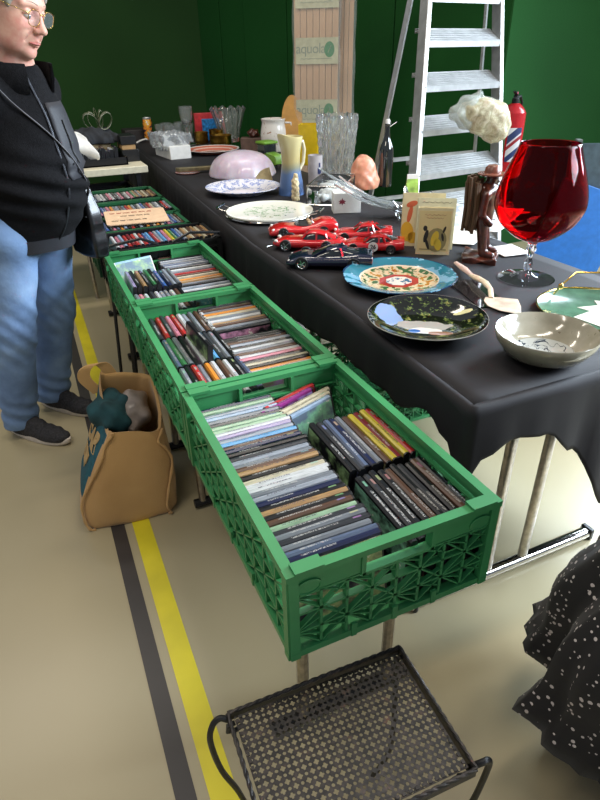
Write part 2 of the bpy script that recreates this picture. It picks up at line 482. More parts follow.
# ------------------------------------------------------------------ DVD cases
CL, CT, CH = .19, .0142, .135
def case_meshes(L, T, H, tag_):
    mb = MB()
    # outline of case in (y, z): rounded spine
    prof = [(-T/2, 0), (T/2, 0), (T/2, H-.0035), (T/2-.0035, H), (-T/2+.0035, H), (-T/2, H-.0035)]
    mb.loft([[(x, y, z) for y, z in prof] for x in (-L/2, L/2)]); me = mb.mesh('case'+tag_, CASE_BLACK, smooth=False)
    e = .00035; s = MB(); i = .004
    pr2 = [(-T/2-e, .006), (-T/2-e, H-.0033), (-T/2+.0034, H+e), (T/2-.0034, H+e), (T/2+e, H-.0033), (T/2+e, .006)]
    inn = [(y*.9, z-.0006) for y, z in pr2]
    a = [[(x, y, z) for y, z in pr2] for x in (-L/2+i, L/2-i)]; b = [[(x, y, z) for y, z in inn] for x in (-L/2+i, L/2-i)]
    s.loft([[*a[0], *b[0][::-1]], [*a[1], *b[1][::-1]]]); ms = s.mesh('cover_sheet'+tag_, SLEEVE, smooth=False)
    return me, ms
ME = {}
def case_obj(kind, x, y, z, rz, lean, color, label, group=None, cat='DVD case', L=CL, T=CT, H=CH, tilt=0, simple=False, name='dvd_case', cm=None):
    key = (round(L, 4), round(T, 4), round(H, 4), cm)
    if key not in ME:
        a, b = case_meshes(L, T, H, '_%d' % len(ME))
        if cm: a.materials[0] = cm
        ME[key] = (a, b)
    me, ms = ME[key]
    t = bpy.data.objects.new(name, me); COL.objects.link(t)
    t.location = (x, y, z); t.rotation_euler = Euler((lean, tilt, rz), 'XYZ') if False else (Matrix.Rotation(rz, 3, 'Z') @ Matrix.Rotation(tilt, 3, 'Y') @ Matrix.Rotation(lean, 3, 'X')).to_euler()
    tag(t, label, cat, group)
    s = bpy.data.objects.new('cover_sheet', ms); COL.objects.link(s); s.parent = t
    s.color = lin(color); t.color = s.color
    return t
CN = {'navy': '#1c2447', 'black': '#17181b', 'dark grey': '#34363b', 'grey': '#787d84', 'silver': '#959ca6', 'white': '#c9cbcb', 'cream': '#c2b99f',
      'tan': '#a9865c', 'brown': '#5d4335', 'mint green': '#94b293', 'green': '#3f7d4e', 'pale blue': '#93a8bf', 'blue': '#3b5f9e', 'sky blue': '#5fa0cf', 'lilac': '#9f92b5',
      'purple': '#8a2a78', 'pink': '#cf7f92', 'red': '#b32a2a', 'dark red': '#7c1f2b', 'orange': '#d98a32', 'yellow': '#cdbb3e', 'teal': '#3c7d80', 'slate': '#5a6780'}
DN = {'dark grey': 'charcoal', 'mint green': 'mint', 'pale blue': 'ice-blue', 'sky blue': 'azure', 'dark red': 'maroon'}
ORD = ['nearest', 'second', 'third', 'fourth', 'fifth', 'sixth', 'seventh', 'eighth', 'ninth', 'tenth', 'eleventh', 'twelfth', 'thirteenth', 'fourteenth', 'fifteenth', 'sixteenth',
       'seventeenth', 'eighteenth', 'nineteenth', 'twentieth', 'twenty-first', 'twenty-second', 'twenty-third', 'twenty-fourth', 'twenty-fifth', 'twenty-sixth', 'twenty-seventh',
       'twenty-eighth', 'twenty-ninth', 'thirtieth', 'thirty-first', 'thirty-second', 'thirty-third', 'thirty-fourth', 'thirty-fifth', 'thirty-sixth', 'thirty-seventh', 'thirty-eighth']
ZC = CZ+.010
def stack_y(x, y0, y1, colors, where, group, lean=-.21, L=CL, jx=.004, z=ZC, first='front', H=CH):
    """spines across x, one behind the other going away from the camera"""
    n = len(colors)
    for i, c in enumerate(colors):
        y = y0+(y1-y0)*i/max(1, n-1)
        od = ORD[i] if i else 'frontmost'; T = min(CT, round((y1-y0)/max(1, n-1)*math.cos(lean)*.97, 4))
        case_obj('', x+random.uniform(-jx, jx), y, z+random.uniform(0, .003)+.004, random.uniform(-.012, .012), lean+random.uniform(-.02, .02), CN[c],
                 ('%s-spined DVD case, %s from the front %s' % (DN.get(c, c), od, where)) if i else '%s-spined DVD case, frontmost %s' % (DN.get(c, c), where), group, L=L, H=H, T=T)
def stack_x(y, x0, x1, colors, where, group, lean=.12, z=ZC, L=CL, H=CH, jy=.004):
    """spines along y, one beside the other from left to right"""
    n = len(colors)
    for i, c in enumerate(colors):
        x = x0+(x1-x0)*i/max(1, n-1)
        od = ORD[i] if i else 'leftmost'; T = min(CT, round((x1-x0)/max(1, n-1)*math.cos(lean)*.97, 4))
        case_obj('', x, y+random.uniform(-jy, jy), z+random.uniform(0, .004)+.003, PI/2+random.uniform(-.015, .015), lean+random.uniform(-.02, .02), CN[c],
                 ('%s-spined DVD case, %s from the left %s' % (DN.get(c, c), od, where)) if i else '%s-spined DVD case, leftmost %s' % (DN.get(c, c), where), group, L=L, H=H, T=T)
colsA = ['navy', 'slate', 'grey', 'dark grey', 'grey', 'dark grey', 'mint green', 'brown', 'black', 'tan', 'black', 'navy', 'silver', 'grey', 'white', 'white', 'cream', 'black', 'tan',
         'brown', 'grey', 'silver', 'dark grey', 'black', 'navy', 'brown', 'sky blue', 'silver', 'lilac', 'white', 'mint green', 'mint green', 'dark grey', 'grey', 'pale blue', 'silver', 'mint green', 'navy']
stack_y(.114, .045, .552, colsA, 'in the left column of the nearest crate', 'DVD cases in the left column of the nearest crate')
stack_x(.118, .228, .384, ['black', 'dark grey', 'black', 'black', 'brown', 'black', 'dark grey', 'black', 'brown', 'black', 'black'], 'in the front right block of the nearest crate', 'DVD cases in the front right block of the nearest crate', lean=.1)
stack_x(.325, .228, .384, ['black', 'dark grey', 'slate', 'navy', 'grey', 'brown', 'yellow', 'dark red', 'yellow', 'red', 'purple'], 'in the rear right block of the nearest crate', 'DVD cases in the rear right block of the nearest crate', lean=.1)
for i, (c, dx, dy) in enumerate((('pale blue', -.02, 0), ('cream', -.012, .018), ('cream', -.004, .036), ('purple', -.045, .052), ('red', -.03, .07))):
    case_obj('', .29+dx, .458+dy, ZC+.006, R(20), -.28, CN[c], ['pale blue DVD case lying aslant behind the black block', 'cream DVD case aslant next to the pale blue case', 'cream DVD case aslant next to the purple case',
             'purple DVD case aslant in the far corner of the nearest crate', 'red DVD case in the far right corner of the nearest crate'][i], 'slanting DVD cases in the nearest crate', L=.165)
# middle crate
b2 = .606
stack_x(b2+.112, .03, .185, ['grey', 'black', 'red', 'grey', 'orange', 'white', 'brown', 'white', 'black', 'slate'], 'in the front left block of the middle crate', 'DVD cases in the front left block of the middle crate')
stack_x(b2+.305, .03, .185, ['slate', 'green', 'grey', 'black', 'white', 'black', 'sky blue', 'dark grey', 'grey', 'black'], 'in the centre left block of the middle crate', 'DVD cases in the centre left block of the middle crate')
stack_x(b2+.490, .03, .185, ['dark grey', 'red', 'dark grey', 'pink', 'red', 'white', 'silver', 'grey', 'brown', 'white'], 'in the rear left block of the middle crate', 'DVD cases in the rear left block of the middle crate', L=.172)
stack_y(.292, b2+.03, b2+.30, ['cream', 'blue', 'black', 'white', 'orange', 'black', 'cream', 'dark grey', 'pink', 'white', 'brown', 'grey', 'white', 'black', 'silver', 'brown', 'black', 'black'],
        'in the front right block of the middle crate', 'DVD cases in the front right block of the middle crate', lean=-.16, L=.188)
stack_y(.288, b2+.37, b2+.56, ['black', 'grey', 'brown', 'tan', 'white', 'grey', 'cream', 'orange', 'grey', 'brown', 'dark grey'],
        'in the rear right block of the middle crate', 'DVD cases in the rear right block of the middle crate', lean=-.16, L=.18)
case_obj('', .115, b2+.30, ZC+.05, PI/2+.05, .1, CN['black'], 'black DVD case standing proud of the others in the middle crate')
# third crate
b3 = 1.212
stack_x(b3+.112, .03, .185, ['grey', 'pink', 'white', 'dark grey', 'white', 'silver', 'grey', 'white', 'brown', 'black'], 'in the front left block of the third crate', 'DVD cases in the front left block of the third crate')
stack_x(b3+.31, .035, .12, ['lilac', 'black', 'tan', 'black', 'green', 'black'], 'in the centre left block of the third crate', 'DVD cases in the centre left block of the third crate', z=ZC+.02)
stack_x(b3+.31, .138, .19, ['blue', 'navy', 'silver', 'grey'], 'beside the blue cases of the third crate', 'blue DVD cases in the third crate', z=ZC+.012)
case_obj('', .105, b3+.44, ZC+.07, R(14), -.5, '#9fc4dc', 'large pale blue book leaning in the third green crate', cat='book', L=.15, T=.02, H=.12, name='book', cm=PAPER)
stack_y(.295, b3+.07, b3+.56, ['grey', 'dark red', 'black', 'white', 'silver', 'black', 'grey', 'tan', 'orange', 'cream', 'brown', 'red', 'grey', 'white', 'black', 'silver', 'slate', 'grey', 'silver', 'dark grey', 'brown'],
        'in the right column of the third crate', 'DVD cases in the right column of the third crate', lean=-.3, L=.185)
case_obj('', .297, b3+.028, ZC+.026, R(3), -.08, '#8a5a48', 'DVD with a reddish picture cover facing out at the front of the third crate', L=.185)
# rows further away
def rnd_cols(n, pool, sd):
    rr = random.Random(sd); out = []
    for _ in range(n):
        c = rr.choice(pool)
        while out and c == out[-1]: c = rr.choice(pool)
        out.append(c)
    return out
stack_x(1.975, .04, .455, ['white', 'pink', 'pale blue', 'red', 'dark red', 'red', 'white', 'red', 'blue', 'sky blue', 'red', 'silver', 'sky blue', 'pink', 'yellow', 'green', 'blue', 'silver', 'tan', 'cream', 'brown', 'tan', 'cream', 'brown', 'tan', 'cream'],
        'in the black crate', 'DVD cases in the black crate', lean=.24, z=ZC+.045)
P1 = ['silver', 'white', 'dark grey', 'red', 'pale blue', 'blue', 'cream', 'brown', 'grey', 'black', 'orange', 'pink', 'slate']
stack_x(2.27, .03, .405, rnd_cols(24, P1, 2), 'in the crate under the cardboard sign', 'DVD cases under the cardboard sign', lean=.1, z=ZC+.04)
stack_x(2.585, .05, .425, rnd_cols(25, P1, 5), 'in the dark green crate behind the sign', 'DVD cases in the crate behind the sign', lean=.1, z=ZC+.04)
stack_x(2.95, .05, .425, ['white', 'silver', 'white', 'pale blue', 'grey', 'white', 'white', 'dark grey', 'pink', 'white', 'dark grey', 'grey', 'pink', 'dark grey', 'white', 'pink', 'green', 'tan', 'grey', 'tan', 'cream', 'brown', 'tan', 'brown'],
        'in the farthest crate', 'DVD cases in the farthest crate', lean=.1, z=ZC+.04)
case_obj('', .27, 3.0, ZC+.142, 0, -PI/2+.05, CN['pink'], 'pink DVD case lying flat on top of the farthest crate', L=.19)
# cardboard sign
t = thing('cardboard_sign', (.225, 2.30, .716), 'cardboard sign with red and grey handwriting lying across a dark green crate', 'sign', rot=(R(6), R(1), R(-4)))
mb = MB(); n = 8; poly = []
for cx, cy, a0 in ((.128, .085, 0), (-.128, .085, 90), (-.128, -.085, 180), (.128, -.085, 270)):
    for k in range(5): a = R(a0+k*22.5); poly.append((cx+.012*math.cos(a), cy+.012*math.sin(a)))
mb.prism(poly, 0, .004); mb.build('board', M('sign_card', '#d3b08c', .8, var=.04), t, smooth=False)
mb = MB(); rr = random.Random(3)
for k, (yy, n) in enumerate(((.055, 6), (.01, 4), (-.05, 5))):
    x = -.115 if k != 1 else -.07
    for w in range(n):
        wl = rr.uniform(.02, .034); pts = []
        for q in range(14): pts.append((x+wl*q/13, yy+.008*math.sin(q*2.1+w)+rr.uniform(-.002, .002), .0046))
        mb.mi = 1 if k == 0 else 0
        mb.tube(pts, .0009, 4); x += wl+.008
mb.build('handwriting', [INK, M('red_ink', '#a33a34', .7, var=0)], t)

# ------------------------------------------------------------------ long table with black cloth
TZ = .75
def edge_x(y):
    P = [(.2, .487), (.8, .508), (1.5, .50), (3.0, .565), (4.54, .63), (5.3, .66)]
    for (a, xa), (b, xb) in zip(P, P[1:]):
        if y <= b: return xa+(xb-xa)*(y-a)/(b-a)
    return P[-1][1]
XR = 1.345
def interp(P, t):
    if t <= P[0][0]: return P[0][1]
    for (a, va), (b, vb) in zip(P, P[1:]):
        if t <= b:
            u = (t-a)/(b-a); u = u*u*(3-2*u); return va+(vb-va)*u
    return P[-1][1]
def cloth():
    # perimeter points: (x, y, nx, ny, hem z)
    per = []
    hemL = [(.19, .585), (.26, .642), (.34, .668), (.45, .62), (.8, .625), (1.1, .60), (1.5, .58), (1.85, .56), (2.1, .30), (5.2, .22)]
    hemE = [(.487, .585), (.52, .615), (.595, .645), (.70, .632), (.79, .56), (.95, .35), (1.1, .27), (XR, .22)]
    y = 5.2
    while y > .235:
        per.append((edge_x(y), y, -1, 0, interp(hemL, y))); y -= .03
    for k in range(7):
        a = R(180+90*k/6); r = .02
        per.append((.487+r+r*math.cos(a), .198+r+r*math.sin(a), math.cos(a), math.sin(a), .583))
    x = .525
    while x < XR-.02: per.append((x, .198, 0, -1, interp(hemE, x))); x += .025
    for k in range(5):
        a = R(270+90*k/4); per.append((XR-.02+.02*math.cos(a), .218+.02*math.sin(a), math.cos(a), math.sin(a), .22))
    y = .25
    while y < 5.2: per.append((XR, y, 1, 0, .3)); y += .06
    n = len(per); rows = 14; rings = []
    for j in range(rows+1):
        rg = []; t = j/rows
        for i, (x, y, nx, ny, hz) in enumerate(per):
            if j == 0: rg.append((x-nx*.012, y-ny*.012, TZ)); continue
            if j == 1: rg.append((x-nx*.003, y-ny*.003, TZ-.0035)); continue
            tt = (t-1/rows)/(1-1/rows); z = TZ-.006-(TZ-.006-hz)*tt
            s = (x+y)
            drop = TZ-z
            w = .010*math.sin(s*23)+.008*math.sin(s*41+1.3)+.006*math.sin(s*11+.7)
            o = .004+drop*(.05+1.3*w*1.6)+.004*math.sin(s*60)*min(1, drop*6)
            if nx < -.5 and y < 1.9: o = min(max(o, .003), .028)
            rg.append((x+nx*o, y+ny*o, z))
        rings.append(rg)
    mb = MB(); vs = [p for r in rings for p in r]; fs = []
    for j in range(rows):
        for i in range(n-1):
            fs.append((j*n+i, (j+1)*n+i, (j+1)*n+i+1, j*n+i+1))
    mb.add(vs, fs)
    # top: strip rows between left and right edges
    ys = [p[1] for p in per]
    mb2 = MB(); tv = []; ny_ = 90; nx_ = 16; inner = .012
    for a in range(ny_+1):
        y = .21+(5.2-.21)*a/ny_; x0 = edge_x(max(y, .2))+inner; x1 = XR-inner
        for b in range(nx_+1):
            x = x0+(x1-x0)*b/nx_; e = min(1, 14*min(b/nx_, 1-b/nx_, a/ny_*5, 1))
            tv.append((x, y, TZ+.0004*e*(math.sin(x*13+y*7)+math.sin(y*19-x*5))))
    tf = []
    for a in range(ny_):
        for b in range(nx_):
            i = a*(nx_+1)+b; tf.append((i, i+1, i+nx_+2, i+nx_+1))
    mb.add(tv, tf)
    o = mb.build('tablecloth', CLOTH, ang=60)
    m = o.modifiers.new('thick', 'SOLIDIFY'); m.thickness = .0015; m.offset = -1 
    return tag(o, 'long black cloth draped over the row of tables, hem hanging loose', 'tablecloth')
cloth()
def big_table(y0, y1, label, x0=-.37):
    L = (y1-y0)/2
    t = thing('folding_table', (.94, (y0+y1)/2, 0), label, 'table')
    MB().box((x0, -L+.012, .72), (.39, L-.005, TZ-.004)).build('table_top', M('table_laminate', '#9c9890', .5), t, smooth=False, bevel=.003)
    for sy in (-L+.14, L-.14):
        mb = MB()
        for x in (-.172, -.035): mb.loft([[(x+.0175*math.cos(a), sy+.011*math.sin(a), z) for a in [2*PI*k/14 for k in range(14)]] for z in (.04, .715)])
        lg = mb.build('leg', STEEL, t)
        ft = MB(); ft.loft([[(x, sy+.019*math.cos(a), .02+.019*math.sin(a)) for a in [2*PI*k/14 for k in range(14)]] for x in (-.44, -.42, .21, .23)])
        ft.build('foot', CHROME, t)
        MB().box((.225, sy-.021, 0), (.245, sy+.021, .041)).build('foot_cap', BLACKP, t, bevel=.006)
        MB().box((-.435, sy-.021, 0), (-.42, sy+.021, .041)).build('foot_cap', BLACKP, t, bevel=.006)
big_table(.2, 1.95, 'nearest folding table with a chromed T-shaped foot, under the black cloth')
big_table(1.97, 3.6, 'folding table under the middle of the black cloth', -.335)
big_table(3.62, 5.2, 'folding table under the far end of the black cloth', -.26)
# things stored under the table
BLUEP = M('blue_plastic', '#3a78bd', .45, var=.06)
def tub(name, loc, w, l, h, mat, label, cat='box', rz=0):
    t = thing(name, loc, label, cat, rz)
    mb = MB(); n = []
    def ring(s, z): return [(sx*w/2*s, sy*l/2*s, z) for sx, sy in ((-1, -1), (1, -1), (1, 1), (-1, 1))]
    mb.loft([ring(.86, 0), ring(1, h), ring(1.05, h), ring(1.05, h-.015), ring(.985, h-.02), ring(.98, h-.001), ring(.84, .006)], cap=True)
    mb.build('tub', mat, t, smooth=False, bevel=.004)
    mb = MB()
    for s in (-1, 1): mb.tube([(s*w*.53, -.05, h-.01), (s*w*.58, -.04, h-.02), (s*w*.58, .04, h-.02), (s*w*.53, .05, h-.01)], .006, 6)
    mb.build('handle', mat, t); return t
tub('storage_tub', (1.05, 2.45, .0), .42, .5, .26, WHITEP, 'white plastic tub on the floor under the black-clothed table')
tub('storage_tub', (1.05, 3.02, .0), .42, .5, .3, BLUEP, 'blue plastic tub on the floor under the black-clothed table')

# ------------------------------------------------------------------ table ware
def bands(name, stops, rmax, noise=0, nscale=60, rough=.15, extra=None, coat=.3):
    """painted rings on a plate; radius from the object centre"""
    t = NT(name); g = t.coord('Object'); ln = t.n('ShaderNodeVectorMath', operation='LENGTH')
    t.l(t.map(g, (1, 1, 0)), ln.inputs[0])
    r = t.math('DIVIDE', ln.outputs['Value'], rmax)
    if noise: r = t.math('ADD', r, t.math('MULTIPLY_ADD', t.noise(nscale, 4, .6), noise, -noise/2))
    c = t.ramp(r, stops, 'CONSTANT')
    if extra: c = extra(t, c, r, g)
    t.base(c); t.set(rough=rough, coat=coat); return t.m
def plate(loc, r, prof, mats, label, n=72, rz=0, name='plate', cat='plate', mod=None, sc=None):
    mb = MB()
    mb.lathe([(rr*r, z) for rr, z in prof], n, mod=mod)
    o = mb.build(name, mats, loc=loc, rz=rz, ang=50)
    if sc: o.scale = sc
    return tag(o, label, cat)
DISH = [(.001, .004), (.5, .004), (.62, .007), (.72, .016), (.97, .026), (1, .027), (1, .0245), (.97, .023), (.73, .012), (.62, .002), (.58, 0), (.001, 0)]
# large blue plate
def blue_extra(t, c, r, g):
    # octagonal red frame with white centre, built from |x| and |y|
    s = t.n('ShaderNodeSeparateXYZ'); t.l(t.map(g, rot=(0, 0, R(-12))), s.inputs[0])
    ax = t.math('ABSOLUTE', s.outputs[0]); ay = t.math('ABSOLUTE', s.outputs[1])
    o = t.math('MAXIMUM', t.math('MAXIMUM', t.math('MULTIPLY', ax, .9), ay), t.math('MULTIPLY', t.math('ADD', ax, ay), .66))
    nz = t.noise(55, 5, .6); blot = t.math('GREATER_THAN', nz, .56)
    inb = t.math('LESS_THAN', r, .66)
    flow = t.ramp(t.noise(38, 3, .5), [(.40, '#3f6b3c'), (.46, '#d9c9a2'), (.54, '#dcd0ad'), (.58, '#b7832f'), (.66, '#9c3a27')], 'CONSTANT')
    c = t.mix(t.math('MULTIPLY', inb, t.math('SUBTRACT', 1, t.math('LESS_THAN', r, .06))), c, flow)
    c = t.mix(t.math('LESS_THAN', o, .055), c, '#a8322b')
    c = t.mix(t.math('LESS_THAN', o, .036), c, t.mix(blot, '#ece7dc', '#2f6e8f'))
    c = t.mix(t.math('MULTIPLY', t.math('GREATER_THAN', r, .68), t.math('GREATER_THAN', t.noise(14, 4, .6), .56)), c, '#7ab4cf')
    return c
m = bands('majolica_blue', [(0, '#d8c79c'), (.66, '#e3dcc4'), (.69, '#2f7f94'), (.95, '#1d3f66'), (.985, '#1a2f5a')], .176, .03, 40, .12, blue_extra)
def lobes(r, z, a): return (r*(1+.012*max(0, r-.12)/.05*math.cos(8*a)), z)
plate((.758, .885, TZ+.001), .172, DISH, m, 'large turquoise ceramic plate with a red and white shield in its centre', mod=lobes)
# black painted plate (deep)
def blk_extra(t, c, r, g):
    s = t.n('ShaderNodeSeparateXYZ'); t.l(t.map(g, rot=(0, 0, R(28))), s.inputs[0]); x, y = s.outputs[0], s.outputs[1]
    leaf = t.ramp(t.noise(48, 5, .7), [(.5, '#15160f'), (.56, '#4c5a2e'), (.62, '#8f8a4a'), (.68, '#1a1c14')], 'CONSTANT')
    c = t.mix(t.math('LESS_THAN', r, .93), c, leaf)
    def blob(cx, cy, rx, ry, col, c):
        d = t.math('ADD', t.math('POWER', t.math('DIVIDE', t.math('SUBTRACT', x, cx), rx), 2), t.math('POWER', t.math('DIVIDE', t.math('SUBTRACT', y, cy), ry), 2))
        d = t.math('ADD', d, t.math('MULTIPLY_ADD', t.noise(30, 3), 1.6, -.8))
        return t.mix(t.math('LESS_THAN', d, 1), c, col)
    c = blob(-.095, .035, .035, .05, '#7f94b8', c); c = blob(-.005, .0, .075, .03, '#9a948a', c)
    c = blob(.0, -.03, .04, .018, '#c9c4b8', c); c = blob(.035, -.045, .03, .012, '#8a5f48', c)
    c = blob(-.03, -.035, .014, .01, '#2e5a9a', c); c = blob(.095, .065, .024, .009, '#d8cf9a', c)
    return c
m = bands('black_painted_porcelain', [(0, '#15160f'), (.93, '#121210'), (.985, '#b9b4a6')], .15, 0, 40, .08, blk_extra)
DEEP = [(.001, .006), (.45, .007), (.62, .012), (.82, .024), (.99, .036), (1, .036), (1, .034), (.82, .019), (.6, .005), (.5, 0), (.001, 0)]
plate((.63, .56, TZ+.001), .149, DEEP, m, 'black glazed plate painted with a cottage scene, silver rim', rz=R(-5))
# blue and white plate, oval platter, orange plate
def bw_extra(t, c, r, g):
    f = t.ramp(t.noise(34, 5, .65), [(.45, '#eceaf0'), (.52, '#8d9cd0'), (.6, '#e6e6ee'), (.68, '#5f72b8')], 'CONSTANT')
    return t.mix(t.math('GREATER_THAN', r, .38), c, f)
m = bands('blue_white_porcelain', [(0, '#e9e7ea'), (.97, '#7f8fc6')], .19, 0, 40, .15, bw_extra)
plate((.795, 2.40, TZ+.001), .19, [(a, b*1.3) for a, b in DISH], m, 'round blue and white patterned porcelain dish next to the lilac glass shade')
def ov_extra(t, c, r, g):
    f = t.ramp(t.noise(42, 4, .6), [(.47, '#e6e2d2'), (.55, '#8aa880'), (.63, '#e6e2d2'), (.7, '#c77f74')], 'CONSTANT')
    return t.mix(t.math('MULTIPLY', t.math('GREATER_THAN', r, .08), t.math('LESS_THAN', r, .62)), c, f)
m = bands('floral_platter', [(0, '#e9e5d6'), (1.0, '#dcd8cc')], .19, 0, 40, .15, ov_extra)
t = thing('cake_platter', (.735, 1.885, TZ+.014), 'round white floral platter in a chrome stand with looped side handles', 'platter', R(40))
MB().lathe([(r*.19, z) for r, z in [(.001, .004), (.9, .004), (.98, .008), (1, .009), (1, .004), (.95, -.002), (.001, -.002)]], 64).build('platter', m, t, ang=50)
mb = MB(); mb.tube([(.191*math.cos(a), .191*math.sin(a), -.002) for a in [2*PI*k/48 for k in range(48)]], .004, 6, closed=True)
for k in range(4): a = PI/4+k*PI/2; mb.tube([(.17*math.cos(a), .17*math.sin(a), -.012), (.19*math.cos(a), .19*math.sin(a), -.003)], .004, 6)
mb.build('stand', CHROME, t)
for s in (0, 1):
    a0 = PI*s+R(100); c, q = math.cos(a0), math.sin(a0); mb = MB()
    f = lambda u, w, z: (u*c-w*q, u*q+w*c, z)
    mb.tube([f(.188, -.03, 0), f(.22, -.032, .008), f(.23, -.03, .016)], .0035, 6); mb.tube([f(.188, .03, 0), f(.22, .032, .008), f(.23, .03, .016)], .0035, 6)
    mb.tube([f(.23, -.04, .016), f(.23, .04, .016)], .007, 8); mb.build('handle', CHROME, t)
m = bands('orange_lustre', [(0, '#ad5f2c'), (.45, '#e6d8cc'), (.55, '#cf7560'), (.70, '#e3c2b2'), (.78, '#cf7560'), (.93, '#efe8e0')], .19, .05, 30, .2)
plate((1.085, 3.86, TZ+.001), .19, [(a, b*1.2) for a, b in DISH], m, 'orange and salmon glazed plate with a chrome rim, far along the table', n=64)
# stoneware bowl
t = NT('stoneware'); g = t.coord('Object'); n1 = t.noise(9, 4, .6); n2 = t.noise(70, 5, .6)
c = t.ramp(n1, [(.3, '#7c7664'), (.5, '#938d7a'), (.7, '#a8a291')]); c = t.mix(t.math('GREATER_THAN', n2, .68), c, '#6a604c')
s = t.n('ShaderNodeSeparateXYZ'); t.l(g, s.inputs[0])
lines_ = t.math('LESS_THAN', t.math('ABSOLUTE', t.math('SUBTRACT', t.noise(14, 3, .5, dist=1.5), .5)), .008)
ln = t.n('ShaderNodeVectorMath', operation='LENGTH'); t.l(t.map(g, (1, 1, 0)), ln.inputs[0])
zone = t.math('MULTIPLY', t.math('LESS_THAN', ln.outputs['Value'], .066), t.math('GREATER_THAN', s.outputs[2], .008))
c = t.mix(t.math('MULTIPLY', zone, .6), c, '#c3c8c6'); c = t.mix(t.math('MULTIPLY', zone, lines_), c, '#23303f')
t.base(c); t.set(rough=.16, coat=.5); STONE = t.m
mb = MB(); mb.lathe([(.001, .012), (.05, .013), (.08, .024), (.102, .05), (.1085, .064), (.111, .066), (.1125, .064), (.108, .046), (.088, .018), (.062, .006), (.05, .004), (.05, 0), (.044, 0), (.043, .005), (.001, .005)], 72)
tag(mb.build('bowl', STONE, loc=(.768, .305, TZ+.001), ang=60), 'grey-beige stoneware bowl with blue scribbles inside, at the table corner', 'bowl')
# red brandy glass
RG = NT('ruby_glass'); RG.b.inputs['Base Color'].default_value = (.79, .022, .04, 1); RG.set(rough=.02, trans=1, ior=1.2); RG = RG.m
t = thing('brandy_glass', (1.12, .735, TZ), 'huge ruby red brandy glass on a clear twisted stem', 'glass')
H0 = .114
def bowlp(th):
    o = [(r, H0+z*.83) for r, z in ((.004, 0), (.032, .006), (.066, .026), (.103, .066), (.122, .11), (.126, .14), (.121, .18), (.107, .235), (.091, .285), (.080, .325))]
    return [(max(r-th, .001), z+(th if i < 3 else 0)) for i, (r, z) in enumerate(o)]
def smooth_prof(p, k=4):
    out = []
    for i in range(len(p)-1):
        p0 = p[max(i-1, 0)]; p1 = p[i]; p2 = p[i+1]; p3 = p[min(i+2, len(p)-1)]
        for j in range(k):
            u = j/k; f = lambda a, b, c, d: .5*((2*b)+(-a+c)*u+(2*a-5*b+4*c-d)*u*u+(-a+3*b-3*c+d)*u**3)
            out.append((f(p0[0], p1[0], p2[0], p3[0]), f(p0[1], p1[1], p2[1], p3[1])))
    return out+[p[-1]]
outer = smooth_prof(bowlp(0)); inner = smooth_prof(bowlp(.0025))
MB().lathe(outer+[(.0785, H0+.2710)]+inner[::-1], 64).build('bowl', RG, t, ang=80)
def twist(r, z, a): return (r*(1+.22*math.cos(4*a+z*170)) if .02 < z < H0-.004 else r, z)
st = [(.001, .0), (.078, .0), (.083, .002), (.083, .0035), (.05, .008), (.02, .014), (.012, .022)]+[(.0095+.003*math.sin(k*.5), .026+k*.0043) for k in range(19)]+[(.012, H0-.005), (.02, H0+.001), (.001, H0+.002)]
MB().lathe(st, 40, mod=twist).build('stem', GLASS, t, ang=60)
# cake server
IVORY = M('ivory_handle', '#d9c6a6', .3, var=.08, vs=60)
t = thing('cake_server', (1.005, .93, TZ), 'cake server with pinkish ceramic handle and pale blade lying by the bowl', 'cake server')
P = [Vector(p)-Vector((1.005, .93, .75)) for p in ((1.005, .93, .762), (.985, .865, .764), (.962, .80, .766))]
mb = MB(); mb.tube(P, [.008, .0125, .008], 12, flat=.6); mb.build('handle_end', M('pink_porcelain', '#e0c4b4', .25, var=.04), t)
P = [Vector(p)-Vector((1.005, .93, .75)) for p in ((.962, .80, .766), (.95, .76, .771), (.938, .71, .775), (.925, .67, .77), (.905, .64, .757))]
mb = MB(); mb.tube(P, [.009, .013, .011, .008, .007], 12, flat=.55); mb.build('handle', IVORY, t)
poly = [(.905-.008, .655), (.93, .635), (.965, .60), (.935, .555), (.895, .512), (.865, .56), (.86, .60), (.875, .635)]
mb = MB(); mb.prism([(x-1.005, y-.93) for x, y in poly], .004, .0065); mb.build('blade', M('mother_of_pearl', '#ddc9b4', .22, .2, var=.1, vs=25), t, bevel=.0008)
# glass pad beneath server (thin clear strip)
mb = MB(); mb.box((-.045, -.11, 0), (.045, .11, .003))
tag(mb.build('glass_slide', GLASS, loc=(.905, .70, TZ+.001), rz=R(-14)), 'thin clear plastic strip lying beside the cake server', 'strip')
# glass tray with gold handle
GOLD = M('gilt_metal', '#cdb36a', .2, 1, var=.08)
SAGE = M('sage_glass', '#4a6a55', .15, var=.15, vs=20)
t = thing('serving_tray', (1.095, .44, TZ), 'green and white glass tray with a square gilt wire handle', 'tray', R(0))
mb = MB(); mb.lathe([(.001, .004), (.145, .004), (.155, .012), (.158, .013), (.157, .01), (.146, 0), (.001, 0)], 56); mb.build('dish', SAGE, t, ang=50)
poly = [(-.075, -.10), (.02, -.13), (.13, -.02), (.05, .06), (.03, .03), (-.03, .045), (-.02, .01), (-.09, 0)]
mb = MB(); mb.prism(poly, .0042, .0052); mb.build('white_panel', M('opal', '#d6d6c6', .2, var=.05), t, smooth=False)
mb = MB()
mb.tube([(.157*math.cos(a), .157*math.sin(a), .0135) for a in [2*PI*k/48 for k in range(48)]], .0022, 6, closed=True)
mb.build('rim', GOLD, t)
mb = MB(); mb.tube([(-.03, .13, .014), (-.045, .10, .05), (-.01, .09, .085), (.16, .0, .085), (.18, -.02, .05), (.155, -.03, .014)], .0028, 8)
